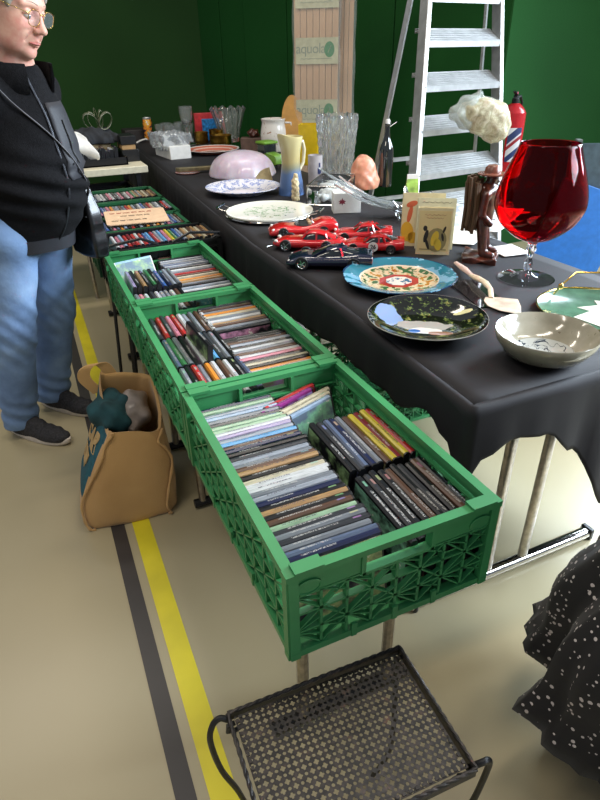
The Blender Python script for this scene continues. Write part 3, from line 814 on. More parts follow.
mb.tube([(-.045, .10, .045), (.0, .07, .045), (.17, -.03, .045)], .0022, 8); mb.ell((-.044, .10, .05), (.008, .008, .008), 10, 8); mb.build('handle', GOLD, t)
# carved wooden figurine
WOODD = NT('carved_dark_wood'); WOODD.base(WOODD.ramp(WOODD.noise(45, 5, .65), [(.35, '#2a120b'), (.6, '#55281a'), (.8, '#7c452c')])); WOODD.set(rough=.28, coat=.4); WOODD.bump(WOODD.noise(90, 4), .4); WOODD = WOODD.m
BARK = NT('bark'); BARK.base(BARK.ramp(BARK.noise(0, 4, .6, vec=BARK.map(BARK.coord(), (160, 160, 20))), [(.35, '#2b1c10'), (.55, '#5f452b'), (.75, '#86683f')])); BARK.set(rough=.7); BARK.bump(BARK.noise(0, 4, .6, vec=BARK.map(BARK.coord(), (160, 160, 20))), .8); BARK = BARK.m
t = thing('wooden_figurine', (1.125, .965, TZ), 'carved dark wood figurine of a hatted peasant carrying a bundle', 'figurine', R(-45))
def fig(X, Y, Z):
    # local: x = facing, y = left
    d = s_cap(X, Y, Z, (.018, .030, .03), (-.002, .024, .125), .014, .019)
    d = smin(d, s_cap(X, Y, Z, (.012, -.030, .03), (-.002, -.022, .125), .014, .019), .006)
    d = smin(d, s_cap(X, Y, Z, (-.002, 0, .135), (.002, 0, .215), .030, .034), .02)
    d = smin(d, s_cap(X, Y, Z, (0, .038, .215), (0, -.038, .215), .015), .015)
    d = smin(d, s_cap(X, Y, Z, (0, -.044, .21), (-.004, -.056, .155), .013, .012), .008)
    d = smin(d, s_cap(X, Y, Z, (-.004, -.056, .155), (.024, -.040, .125), .011, .010), .006)
    d = smin(d, s_cap(X, Y, Z, (0, .044, .21), (.01, .058, .16), .013, .012), .008)
    d = smin(d, s_cap(X, Y, Z, (.01, .058, .16), (.03, .05, .19), .011, .009), .006)
    d = smin(d, s_cap(X, Y, Z, (.006, 0, .23), (.01, 0, .258), .013, .019), .008)
    d = smin(d, s_cap(X, Y, Z, (.028, .03, .026), (.046, .033, .022), .014, .011), .006)
    d = smin(d, s_cap(X, Y, Z, (.022, -.03, .026), (.042, -.034, .022), .014, .011), .006)
    d = smin(d, s_ell(X, Y, Z, (.028, 0, .25), (.007, .005, .006)), .004)
    return d
from_sdf(fig, (-.06, -.085, 0), (.075, .085, .30), .0028).build('figure', WOODD, t)
mb = MB(); mb.lathe([(.001, .266), (.036, .266), (.046, .270), (.046, .2735), (.026, .276), (.023, .29), (.016, .297), (.001, .297)], 28, c=(.008, 0, 0)); mb.build('hat', M('hat_wood', '#7a4a3a', .25, var=.15), t)
mb = from_sdf(lambda X, Y, Z: np.maximum(np.maximum(np.abs(X-.005)-.055, np.abs(Y)-.065), np.abs(Z-.008)-.008)+.004*np.sin(X*90)*np.sin(Y*70), (-.07, -.08, -.002), (.08, .08, .03), .003); mb.build('base', WOODD, t)
mb = MB(); rr = random.Random(4)
for k in range(46):
    a = rr.uniform(0, 2*PI); q = rr.uniform(.004, .028); x, y = -.040+q*math.cos(a)*.9, -.016+q*math.sin(a)*1.5
    mb.tube([(x, y, .10+rr.uniform(-.01, .02)), (x*1.0+.002, y+rr.uniform(-.004, .004), .17), (x-.002, y, .255+rr.uniform(-.015, .012))], .006, 6)
mb.build('bundle', BARK, t)
# books standing
CREAM = M('cream_paper', '#d9cba0', .6, var=.05, vs=20)
PAGES = M('book_pages', '#c9b48a', .8, var=.15, vs=300)
def book(loc, rz, w, h, th, lean, cover, label, art):
    t = thing('book', loc, label, 'book', rot=(Matrix.Rotation(rz, 3, 'Z') @ Matrix.Rotation(lean, 3, 'X')).to_euler())
    mb = MB(); mb.box((-w/2, 0, 0), (w/2, .002, h)); mb.box((-w/2, th-.002, 0), (w/2, th, h)); mb.box((-w/2, 0, 0), (-w/2+.002, th, h)); mb.build('cover', cover, t, smooth=False)
    MB().box((-w/2+.003, .0022, .003), (w/2-.003, th-.0022, h-.003)).build('pages', PAGES, t, smooth=False)
    mb = MB(); mats = []
    for col, items in art:
        mb.mi = len(mats); mats.append(M('print', col, .6, var=0))
        for it in items:
            k = it[0]
            if k == 'e':
                _, x, z, rx, rzz, *rot = it; ro = R(rot[0]) if rot else 0; pts = []
                for q in range(16):
                    a = 2*PI*q/16; u, v = rx*math.cos(a), rzz*math.sin(a); pts.append((x+u*math.cos(ro)-v*math.sin(ro), z+u*math.sin(ro)+v*math.cos(ro)))
                d = .0004+.00012*(mb.mi+1)
                mb.prism(pts, 0, d, f=lambda a, b, c: (a, -c, b))
            if k == 'b':
                _, x0, z0, x1, z1 = it
                mb.box((x0, -.0004-.00012*(mb.mi+1), z0), (x1, 0, z1))
            if k == 't':
                pts = [(it[1]+it[3]*q/14, -.0004, it[2]+.0022*math.sin(q*2.3)) for q in range(15)]; mb.tube(pts, .0007, 4)
    if mb.v: mb.build('cover_print', mats, t, smooth=False)
    return t
book((1.013, 1.072, TZ), R(-36), .115, .155, .028, R(-6), CREAM, 'small thick cream book with a black dancer and a yellow figure on its cover',
     [('#d8c38a', [('b', -.052, .012, .052, .145)]), ('#9a5a45', [('t', -.035, .132, .07), ('t', -.028, .122, .056)]), ('#8f8458', [('e', .01, .05, .034, .04), ('b', -.045, .016, .045, .020)]),
      ('#d6b93c', [('e', .004, .055, .012, .026, -15), ('e', .016, .035, .012, .02, 10)]), ('#2b2520', [('e', -.026, .062, .007, .022, -12), ('e', -.03, .088, .007, .009), ('e', -.020, .036, .005, .02, 20), ('e', .034, .085, .004, .012, -20), ('e', .03, .06, .004, .014, 14)])])
book((1.055, 1.125, TZ), R(-36), .132, .172, .012, R(-9), M('pale_cover', '#cfc9a8', .5, var=.05), 'taller thin pale green book standing right behind the dancer book',
     [('#6d6450', [('t', -.05, .158, .1)])])
book((1.035, 1.175, TZ), R(-36), .148, .182, .02, R(-9), CREAM, 'cream book with an orange and yellow picture, rearmost of the three standing books',
     [('#c9603a', [('e', -.045, .11, .008, .03, -10), ('e', -.04, .145, .02, .01, 20)]), ('#d6a92c', [('e', -.05, .05, .022, .035, 10), ('e', -.03, .03, .02, .02)])])
# toy cars
TIRE = M('tyre_rubber', '#121212', .6, var=0); DGLASS = M('dark_window', '#20262a', .08, var=0, coat=.5); RIM = M('alloy', '#c8c8c8', .2, 1, var=0)
def carpaint(n, c):
    return M(n, c, .16, var=0, coat=.9)
REDP = carpaint('red_car_paint', '#c4171d'); NAVY = carpaint('navy_car_paint', '#10142e'); CREAMI = M('tan_interior', '#a98a66', .6, var=0)
LAMP = M('headlamp', '#e8e6dc', .1, var=0, coat=1)
def car(loc, rz, L, W, paint, label, style):
    t = thing('toy_car', (loc[0], loc[1], TZ), label, 'toy car', rz)
    body, cab, wh, wr = style['body'], style.get('cab'), style['wheels'], style.get('wr', .062)*L
    mb = MB(); rings = []
    pb = smooth_sections(body)
    for x, zb, zt, hw in pb:
        rg = []; zc = (zb+zt)/2*L; rz_ = (zt-zb)/2*L; hh = hw*W
        for k in range(20):
            a = 2*PI*k/20; c, s = math.cos(a), math.sin(a); e = .55
            rg.append((x*L, hh*abs(c)**e*(1 if c > 0 else -1), zc+rz_*abs(s)**(.62)*(1 if s > 0 else -1)))
        rings.append(rg)
    mb.loft(rings); b = mb.build('body', paint, t, ang=70)
    if cab:
        mb = MB(); rings = []
        for x, zt, hw in smooth_sections(cab['glass']):
            zb = cab['zb']; rg = []
            for k in range(12):
                u = k/11; a = PI*u; c, s = math.cos(a), math.sin(a)
                rg.append((x*L, hw*W*abs(c)**.5*(1 if c > 0 else -1)*(1-.18*s), (zb+(zt-zb)*abs(s)**.7)*L))
            rings.append(rg)
        mb.loft(rings); mb.build('windows', DGLASS, t, ang=60)
        mb = MB(); rings = []
        for x, zt, hw in smooth_sections(cab['roof']):
            rings.append([(x*L, y*hw*W, (zt+.004-.02*(abs(y)**3))*L) for y in (-1, -.8, -.4, 0, .4, .8, 1)]+[(x*L, y*hw*W*.98, (zt-.012-.02*(abs(y)**3))*L) for y in (1, .4, 0, -.4, -1)])
        mb.loft(rings); mb.build('roof', paint, t, ang=50)
        mb = MB()
        for px_ in cab.get('pillars', []):
            for s in (-1, 1): mb.beam((px_[0]*L, s*px_[1]*W, cab['zb']*L), (px_[2]*L, s*px_[3]*W, px_[4]*L), .006*L/.25, .005)
        if mb.v: mb.build('pillar', paint, t)
    else:
        mb = MB(); mb.ell((-.04*L, 0, style['ck']*L), (.17*L, .33*W, .035*L), 20, 10); mb.build('cockpit', TIRE, t)
        mb = MB(); mb.loft([[(.10*L, y*W, style['ck']*L+.004), (.05*L, y*W*.8, style['ck']*L+.085*L), (.054*L, y*W*.8, style['ck']*L+.085*L), (.106*L, y*W, style['ck']*L+.004)] for y in (-.36, -.2, 0, .2, .36)]); mb.build('windscreen', GLASS, t)
        for s in (-1, 1): MB().box((-.12*L, s*.16*W-.012, style['ck']*L), (-.07*L, s*.16*W+.012, style['ck']*L+.05*L)).build('seat', CREAMI, t, bevel=.002)
        MB().tube([(-.15*L, -.1*W, style['ck']*L), (-.15*L, -.1*W, style['ck']*L+.07*L), (-.15*L, -.3*W, style['ck']*L+.07*L), (-.15*L, -.3*W, style['ck']*L)], .002, 6).build('roll_bar', RIM, t)
    for wx in wh:
        for s in (-1, 1):
            w = MB(); prof = [(wr*.55, .0), (wr*.97, .0), (wr, .002), (wr, .012), (wr*.97, .014), (wr*.5, .014)]
            w.lathe(prof, 24); w.xf(Matrix.Translation((wx*L, s*(W/2-.005), wr)) @ Matrix.Rotation(R(-90*s), 4, 'X') @ Matrix.Translation((0, 0, -.006)))
            wo = w.build('wheel', TIRE, t)
            w = MB(); w.lathe([(.001, .013), (wr*.16, .0135), (wr*.2, .010), (wr*.5, .009), (wr*.6, .0125), (wr*.66, .0135), (wr*.66, .009), (.001, .006)], 20)
            for k in range(5): a = 2*PI*k/5; w.beam((0, 0, .0115), (wr*.62*math.cos(a), wr*.62*math.sin(a), .0125), wr*.16, .003)
            w.xf(Matrix.Translation((wx*L, s*(W/2-.005), wr)) @ Matrix.Rotation(R(-90*s), 4, 'X') @ Matrix.Translation((0, 0, -.0045)))
            w.build('rim', RIM, wo)
    hx, hy, hz, hr = style['lamp']
    for s in (-1, 1): MB().ell((hx*L, s*hy*W, hz*L), (hr*L*1.3, hr*L, hr*L), 12, 8).build('headlamp', LAMP, t)
    if style.get('bumper'):
        mb = MB(); bx, bz = style['bumper']; mb.tube([(bx*L+.02, -.46*W, bz*L), (bx*L, -.3*W, bz*L), (bx*L, .3*W, bz*L), (bx*L+.02, .46*W, bz*L)], .0022, 6); mb.build('bumper', RIM, t)
    return t
def smooth_sections(P, k=3):
    out = []
    for i in range(len(P)-1):
        p0 = P[max(i-1, 0)]; p1 = P[i]; p2 = P[i+1]; p3 = P[min(i+2, len(P)-1)]
        for j in range(k):
            u = j/k; out.append(tuple(.5*((2*b)+(-a+c)*u+(2*a-5*b+4*c-d)*u*u+(-a+3*b-3*c+d)*u**3) for a, b, c, d in zip(p0, p1, p2, p3)))
    return out+[P[-1]]
# nose at +x ; numbers are fractions of the length (x, z) and of the width (half widths)
GT = dict(body=[(.5, .055, .075, .20), (.485, .045, .10, .34), (.42, .035, .135, .45), (.3, .03, .165, .49), (.15, .03, .165, .48), (0, .03, .17, .47), (-.2, .03, .18, .48), (-.32, .03, .2, .5), (-.42, .04, .205, .46), (-.485, .05, .20, .42), (-.49, .07, .19, .38)],
          cab=dict(zb=.15, glass=[(.14, .165, .36), (.06, .21, .38), (-.02, .255, .37), (-.12, .262, .36), (-.25, .235, .34), (-.38, .205, .3)], roof=[(.03, .247, .27), (-.02, .262, .3), (-.12, .268, .3), (-.22, .25, .29)],
                   pillars=[(.14, .36, .03, .27, .247), (-.1, .39, -.1, .31, .26), (-.34, .33, -.22, .29, .245), (-.2, .4, -.16, .3, .26)]),
          wheels=(.29, -.29), wr=.077, lamp=(.455, .33, .12, .02), bumper=None)
ET = dict(body=[(.5, .07, .085, .12), (.48, .055, .105, .28), (.40, .04, .135, .40), (.28, .035, .155, .45), (.1, .035, .165, .46), (-.05, .035, .165, .46), (-.2, .035, .17, .47), (-.32, .04, .175, .47), (-.42, .05, .165, .42), (-.49, .07, .14, .34), (-.5, .08, .12, .3)],
          cab=dict(zb=.14, glass=[(.09, .165, .33), (.02, .23, .35), (-.06, .26, .34), (-.17, .255, .33), (-.30, .215, .3), (-.42, .165, .24)], roof=[(0, .245, .26), (-.06, .265, .28), (-.17, .262, .28), (-.28, .232, .26), (-.40, .18, .22)],
                   pillars=[(.09, .33, 0, .26, .243), (-.14, .36, -.14, .29, .258), (-.3, .31, -.26, .27, .238)]),
          wheels=(.29, -.29), wr=.081, lamp=(.44, .30, .125, .022), bumper=(.485, .06))
XJ = dict(body=[(.5, .045, .065, .26), (.485, .035, .085, .38), (.42, .028, .115, .46), (.3, .025, .145, .49), (.15, .025, .15, .49), (0, .025, .155, .49), (-.2, .025, .165, .5), (-.33, .025, .18, .5), (-.43, .035, .175, .48), (-.49, .05, .165, .45), (-.5, .06, .15, .42)],
          cab=dict(zb=.13, glass=[(.2, .148, .36), (.1, .19, .37), (.0, .225, .35), (-.1, .23, .33), (-.22, .205, .3), (-.36, .175, .27)], roof=[(.03, .217, .25), (-.03, .232, .27), (-.11, .236, .26), (-.2, .217, .24)],
                   pillars=[(.2, .36, .03, .25, .215), (-.16, .35, -.13, .27, .23)]),
          wheels=(.30, -.29), wr=.075, lamp=(.455, .33, .085, .016), bumper=None)
OP = dict(body=[(.5, .04, .07, .3), (.48, .03, .10, .4), (.4, .025, .14, .47), (.27, .025, .165, .49), (.13, .025, .155, .47), (0, .025, .15, .47), (-.14, .025, .17, .48), (-.26, .025, .215, .5), (-.36, .03, .225, .49), (-.45, .04, .21, .46), (-.5, .06, .18, .42)],
          wheels=(.30, -.28), wr=.077, lamp=(.44, .33, .115, .02), ck=.15)
car((.648, 1.135), R(148), .285, .125, NAVY, 'navy blue model sports car parked in front of the red ones', XJ)
car((.668, 1.345), R(145), .255, .105, REDP, 'red model coupe with chrome wire wheels right behind the navy car', ET)
car((.73, 1.53), R(163), .265, .115, REDP, 'open-topped red model racing car by the floral platter', OP)
g26 = car((.86, 1.215), R(146), .225, .10, REDP, 'red model racing coupe with number 26 in a white circle on its door', GT)
car((.90, 1.36), R(150), .225, .10, REDP, 'plain red model coupe parked behind the coupe numbered 26', GT)
mb = MB(); mb.lathe([(.001, 0), (.017, 0), (.017, .0008), (.001, .0008)], 28); mb.xf(Matrix.Translation((-.004, .0505, .026)) @ Matrix.Rotation(R(-90), 4, 'X')); dec = mb.build('number_disc', M('decal_white', '#ecece8', .4, var=0), g26)
mb = MB(); text_mb(mb, '26', .019, frame((-.004, .0517, .026), (-1, 0, 0), (0, 0, 1)), .0003, bold=.0006); mb.build('number', TIRE, dec)
#--P3S--
# ------------------------------------------------------------------ glass, crockery and bits further along the table
def lathe_thing(name, loc, prof, mat, label, cat, n=40, mod=None, parent=None, sm=True, ang=50):
    mb = MB(); mb.lathe(smooth_prof(prof, 3) if sm == 2 else prof, n, mod=mod)
    o = mb.build(name, mat, loc=loc, ang=ang)
    return tag(o, label, cat)
CRYST = NT('lead_crystal'); CRYST.base('#f2f6f6'); CRYST.set(rough=.02, trans=.92, ior=1.5, coat=.5); CRYST = CRYST.m
# tall cut crystal vase
def cut(r, z, a):
    if r < .02: return (r, z)
    k = math.sin(6*a+z*42)*math.sin(6*a-z*42); e = .008*abs(k)+.002*math.sin(36*a)*(1 if z > .03 else 0)
    zz = z
    if z > .29: zz = z+.012*abs(math.sin(9*a))*((z-.29)/.04)
    return (r+e*(1 if z < .315 else .5), zz)
o = [(.001, 0), (.074, 0), (.08, .006)]+[(.08+.03*(k/26)**1.1, .012+.308*k/26) for k in range(27)]
i_ = [(.099, .322)]+[(.097-.025*(k/10), .31-.27*k/10) for k in range(11)]+[(.06, .028), (.001, .026)]
MBv = MB().lathe(o+i_, 144, mod=cut); tag(MBv.build('crystal_vase', CRYST, loc=(1.385, 2.50, TZ), ang=20), 'tall cut crystal vase with a scalloped rim next to the salt rock', 'vase')
# orange salt rock
SALT = NT('salt_rock'); SALT.base(SALT.ramp(SALT.noise(24, 5, .6), [(.35, '#d98a6c'), (.6, '#e3a386'), (.72, '#efc7b0')])); SALT.set(rough=.35, sss=.5); SALT.b.inputs['Subsurface Radius'].default_value = (.04, .015, .008); SALT.bump(SALT.noise(60, 4), .4); SALT = SALT.m
def salt(X, Y, Z):
    d = s_ell(X, Y, Z, (0, 0, .06), (.068, .062, .105)); d = smin(d, s_ell(X, Y, Z, (.012, 0, .03), (.078, .066, .06)), .02)
    d = d+.003*np.sin(X*65+Z*20)*np.sin(Y*50+2)*np.sin(Z*60+X*30)+.0015*np.sin(X*140+1)*np.sin(Z*120+Y*90)
    return np.maximum(d, -Z)
tag(from_sdf(salt, (-.1, -.09, -.01), (.11, .09, .19), .005).build('salt_rock', SALT, loc=(1.385, 2.20, TZ), ang=30), 'orange pink rock of salt standing beside the dark bottle', 'rock')
# bottle
DGL = NT('dark_bottle_glass'); DGL.base('#0e1410'); DGL.set(rough=.04, coat=1, spec=.8); DGL = DGL.m
t = thing('bottle', (1.515, 2.20, TZ), 'dark glass bottle with white cap and wire stopper in front of the ladder', 'bottle')
MB().lathe(smooth_prof([(.001, .002), (.034, .0), (.038, .006), (.038, .06), (.038, .16), (.034, .19), (.02, .225), (.0145, .255), (.0135, .29), (.014, .298), (.001, .299)], 3), 32).build('body', DGL, t)
MB().lathe([(.001, .298), (.011, .298), (.0115, .313), (.009, .318), (.001, .319)], 20).build('cap', WHITEP, t)
mb = MB(); mb.tube([(.014, 0, .285), (.02, 0, .30), (.012, 0, .314)], .0013, 6); mb.tube([(.014, 0, .283), (.06, .01, .302)], .0018, 6); mb.build('wire', STEEL, t)
# jug with yellow to blue glaze
JUG = NT('yellow_blue_glaze'); s = JUG.n('ShaderNodeSeparateXYZ'); JUG.l(JUG.coord('Generated'), s.inputs[0])
JUG.base(JUG.ramp(JUG.math('ADD', s.outputs[2], JUG.math('MULTIPLY_ADD', JUG.noise(14, 3), .12, -.06)), [(.0, '#44608f'), (.36, '#5a7299'), (.46, '#8a8a72'), (.56, '#b5a470'), (.85, '#c8bb88')])); JUG.set(rough=.3, coat=.3); JUG = JUG.m
t = thing('jug', (1.0, 2.25, TZ), 'tall waisted pottery jug glazed yellow above and blue below', 'jug', R(20))
def lip(r, z, a): return (r*(1+.16*max(0, (z-.2)/.06)*max(0, math.cos(a-PI))**6), z+.012*max(0, (z-.235)/.025)*max(0, math.cos(a-PI))**4)
MB().lathe(smooth_prof([(.001, 0), (.06, 0), (.064, .01), (.057, .06), (.047, .12), (.045, .17), (.051, .22), (.060, .262), (.055, .262), (.042, .20), (.04, .12), (.05, .02), (.001, .012)], 3), 40, mod=lip).build('body', JUG, t)
mb = MB(); mb.tube([(.05, 0, .235), (.082, 0, .238), (.094, 0, .20), (.085, 0, .14), (.052, 0, .10)], [.009, .009, .009, .008, .008], 10); mb.build('handle', M('ivory_glaze', '#d3c8a8', .3, var=.05), t)
# small ivory statuette beside the jug
def statu(X, Y, Z):
    d = s_cap(X, Y, Z, (0, 0, .012), (0, 0, .075), .020, .017); d = smin(d, s_ell(X, Y, Z, (0, 0, .088), (.018, .016, .018)), .008)
    d = smin(d, s_ell(X, Y, Z, (.003, 0, .112), (.012, .012, .014)), .005); return d+.002*np.sin(X*300)*np.sin(Z*260)
tag(from_sdf(statu, (-.035, -.035, -.012), (.035, .035, .135), .003).build('statuette', M('carved_ivory', '#c9b48c', .4, var=.25, vs=90), loc=(.955, 2.10, TZ)), 'small carved ivory coloured statuette in front of the jug', 'statuette')
# grey mug with blue emblem
t = thing('mug', (1.225, 2.44, TZ), 'grey white mug with a dark blue figure print, half hidden behind the jug', 'mug', R(-80))
MB().lathe([(.001, 0), (.036, 0), (.039, .004), (.039, .145), (.036, .145), (.035, .01), (.001, .008)], 32).build('body', M('grey_ceramic', '#bdb6b6', .25, var=.04), t)
mb = MB()
for k in range(7):
    a = R(-14+k*4.6); h0, h1 = (.04, .11) if 1 < k < 5 else (.055, .085)
    mb.beam((.0397*math.cos(a), .0397*math.sin(a), h0), (.0397*math.cos(a), .0397*math.sin(a), h1), .0036, .001, (math.cos(a), math.sin(a), 0))
mb.build('emblem', M('navy_print', '#1f2f5c', .4, var=0), t)
# yellow square pitcher
YG = M('yellow_ceramic', '#e0bd1f', .22, var=.04)
t = thing('pitcher', (1.475, 3.04, TZ), 'bright yellow square pitcher with a loop handle', 'pitcher', R(-35))
def sq(r, z, a): m = max(abs(math.cos(a)), abs(math.sin(a))); return (r/(m**.8), z)
MB().lathe([(.001, 0), (.05, 0), (.055, .006), (.062, .10), (.064, .235), (.058, .235), (.054, .02), (.001, .012)], 48, mod=sq).build('body', YG, t)
mb = MB(); mb.tube([(.06, 0, .21), (.10, 0, .205), (.115, 0, .15), (.10, 0, .09), (.058, 0, .08)], .011, 10); mb.build('handle', YG, t)
# white jug with blossom
t = thing('jug', (1.50, 3.70, TZ), 'white rounded porcelain jug painted with brown blossom', 'jug', R(-30))
WP = NT('blossom_porcelain'); c = WP.ramp(WP.noise(30, 5, .65), [(.55, '#e6e2da'), (.62, '#a98468'), (.7, '#e6e2da')], 'CONSTANT'); WP.base(c); WP.set(rough=.15, coat=.4); WP = WP.m
MB().lathe(smooth_prof([(.001, 0), (.06, 0), (.08, .03), (.095, .09), (.092, .14), (.082, .19), (.088, .215), (.082, .215), (.075, .18), (.085, .1), (.05, .012), (.001, .01)], 3), 36).build('body', WP, t)
mb = MB(); mb.tube([(.085, 0, .19), (.125, 0, .19), (.14, 0, .13), (.12, 0, .07), (.088, 0, .055)], .009, 8); mb.build('handle', WP, t)
# wooden board leaning
pts = [(.075*math.cos(a)*(1 if math.sin(a) > 0 else .95), .20+.17*math.sin(a) if math.sin(a) > 0 else .20+.20*math.sin(a)) for a in [2*PI*k/32 for k in range(32)]]
mb = MB().prism(pts, -.008, .008, f=lambda a, b, c: (a, c, b))
o = mb.build('wooden_board', M('honey_wood', '#bd8c45', .45, var=.1, vs=12), loc=(1.60, 3.60, TZ), bevel=.002); o.rotation_euler = (R(-12), 0, R(-28)); tag(o, 'honey coloured oval wooden board standing upright beside the yellow pitcher', 'board')
# green toy vehicle
TG = M('green_toy_paint', '#6f9c34', .3, var=.05)
t = thing('toy_tractor', (1.20, 3.02, TZ), 'small green toy tractor in front of the white jug', 'toy tractor', R(-75))
mb = MB(); mb.loft([[(x, sy*w, z) for sy, z in ((-1, z0), (1, z0), (1, z1*.97), (.8, z1), (-.8, z1), (-1, z1*.97))] for x, w, z0, z1 in ((.09, .028, .035, .07), (.08, .034, .03, .085), (.0, .036, .03, .095), (-.02, .036, .03, .09))]); mb.build('hood', TG, t)
mb = MB(); mb.box((-.075, -.045, .09), (-.0, .045, .14)); mb.build('cab', DGLASS, t, bevel=.004)
mb = MB(); mb.box((-.085, -.052, .14), (.012, .052, .155)); mb.build('cab_roof', TG, t, bevel=.005)
mb = MB(); mb.box((-.08, -.03, .03), (.0, .03, .092)); mb.build('chassis', TIRE, t)
for x, s, rr_ in ((-.045, 1, .045), (-.045, -1, .045), (.06, 1, .028), (.06, -1, .028)):
    w = MB().lathe([(.001, -.011), (rr_*.9, -.011), (rr_, -.008), (rr_, .008), (rr_*.9, .011), (.001, .011)], 20); w.xf(Matrix.Translation((x, s*.056, rr_)) @ Matrix.Rotation(R(90), 4, 'X')); w.build('wheel', TIRE, t)
# fan shaped parchment / horn piece between shade and jug
mb = MB(); rings = []
for k in range(7):
    a = R(100+k*16); rings.append([(.02*math.cos(a), .0+k*.001, .004+.02*math.sin(a)), (.10*math.cos(a), .012*math.sin(k), .004+.085*math.sin(a)), (.103*math.cos(a), .006+.012*math.sin(k), .004+.087*math.sin(a)), (.02*math.cos(a), .006+k*.001, .006+.02*math.sin(a))])
mb.loft(rings); tag(mb.build('paper_fan', M('parchment', '#a8946a', .6, var=.15), loc=(1.01, 2.52, TZ), rz=R(-30), ang=50), 'small folded parchment coloured fan between the lilac shade and the jug', 'fan')
# lilac glass lamp shade lying upside down
LIL = NT('lilac_opal_glass'); LIL.base(LIL.ramp(LIL.noise(20, 4, .6), [(.35, '#cdb3c2'), (.65, '#dcc8d3')])); LIL.set(rough=.3, sss=.3, coat=.3); LIL = LIL.m
def rib(r, z, a): return (r*(1+.012*math.cos(16*a)*min(1, r/.05)), z)
t = thing('lamp_shade', (.97, 2.90, TZ), 'pale lilac ribbed glass lamp shade lying dome upward', 'lamp shade')
MB().lathe(smooth_prof([(.19, .0), (.196, .006), (.194, .02), (.18, .055), (.155, .09), (.115, .115), (.06, .13), (.02, .134), (.001, .135)], 3)+smooth_prof([(.001, .13), (.06, .124), (.11, .108), (.15, .083), (.174, .05), (.188, .015), (.19, 0)], 3), 64, mod=rib).build('shade', LIL, t, ang=60)
MB().ell((.055, -.176, .035), (.009, .006, .009), 12, 8).build('screw', TIRE, t)
# flat knife-like wooden objects and pink saucer
mb = MB(); mb.loft([[(x, y-.012*h, z) for y, z in ((-.02*h, 0), (.02*h, 0), (.018*h, .022), (-.018*h, .022))] for x, h in ((-.13, .4), (-.11, 1), (0, 1.1), (.1, 1), (.14, .9))])
tag(mb.build('sheath', M('old_brass_leather', '#6b6246', .4, .3, var=.2), loc=(.76, 3.13, TZ+.012), rz=R(-8), bevel=.003), 'olive brown flat sheath lying before the lilac shade', 'sheath')
plate((.70, 3.13, TZ), .075, [(.001, .003), (.8, .003), (1, .008), (1, .006), (.8, 0), (.001, 0)], M('pink_glass', '#a8736a', .2), 'dull pink flat saucer under the olive sheath', n=40, name='saucer', cat='saucer')
# white box wrapped in clear plastic
t = thing('gift_box', (.79, 3.86, TZ), 'long white box loosely wrapped in crumpled clear plastic', 'box', R(6))
MB().box((-.075, -.16, 0), (.075, .16, .085)).build('box', PAPER, t, bevel=.003)
WRAP = NT('clear_film'); WRAP.base('#e9eef2'); WRAP.set(rough=.12, trans=.75, ior=1.15, coat=.3); WRAP.bump(WRAP.noise(30, 4, .6), .8, .01); WRAP = WRAP.m
def wrap(X, Y, Z):
    d = np.maximum(np.maximum(np.abs(X+.005)-.085, np.abs(Y-.03)-.15), np.abs(Z-.105)-.03)
    return d-.012+.012*np.sin(X*60+Z*40)*np.sin(Y*45+1)+.008*np.sin(X*130)*np.sin(Y*100+Z*60)
from_sdf(wrap, (-.14, -.18, .05), (.14, .24, .18), .008).build('wrapping', WRAP, t)
# clear display case and white carton
t = thing('display_case', (1.13, 2.06, TZ), 'clear plastic case with silver edges lying in front of the crystal vase', 'display case', R(52))
mb = MB(); cx, cy, h = .165, .085, .085
for a, b in (((-1, -1), (1, -1)), ((1, -1), (1, 1)), ((1, 1), (-1, 1)), ((-1, 1), (-1, -1))):
    for z in (.003, h): mb.tube([(a[0]*cx, a[1]*cy, z), (b[0]*cx, b[1]*cy, z)], .003, 6)
    mb.tube([(a[0]*cx, a[1]*cy, .003), (a[0]*cx, a[1]*cy, h)], .003, 6)
mb.build('edge_frame', CHROME, t)
MB().box((-cx+.003, -cy+.003, .004), (cx-.003, cy-.003, h-.002)).build('clear_cover', glass('acrylic', '#eef3f5', .02, 1.08), t, smooth=False)
def cloud(X, Y, Z): return s_ell(X, Y, Z, (0, 0, .025), (.11, .05, .025))+.008*np.sin(X*70)*np.sin(Y*80)
from_sdf(cloud, (-.13, -.07, .0), (.13, .07, .06), .006).build('padding', PAPER, t)
t = thing('carton', (1.06, 1.785, TZ), 'small white carton with a dark red leaf mark, beside the crystal bowl', 'box', R(-20))
MB().box((-.06, -.035, 0), (.06, .04, .085)).build('box', PAPER, t, bevel=.0015)
leaf = [(0, -.016), (.003, -.006), (.014, -.008), (.010, -.001), (.017, .004), (.009, .005), (.009, .011), (.004, .007), (0, .018), (-.004, .007), (-.009, .011), (-.009, .005), (-.017, .004), (-.010, -.001), (-.014, -.008), (-.003, -.006)]
MB().prism([(x-.022, z+.048) for x, z in leaf], .035, .0356, f=lambda a, b, c: (a, -c, b)).build('leaf_mark', M('dark_red_print', '#7c2334', .5, var=0), t, smooth=False)
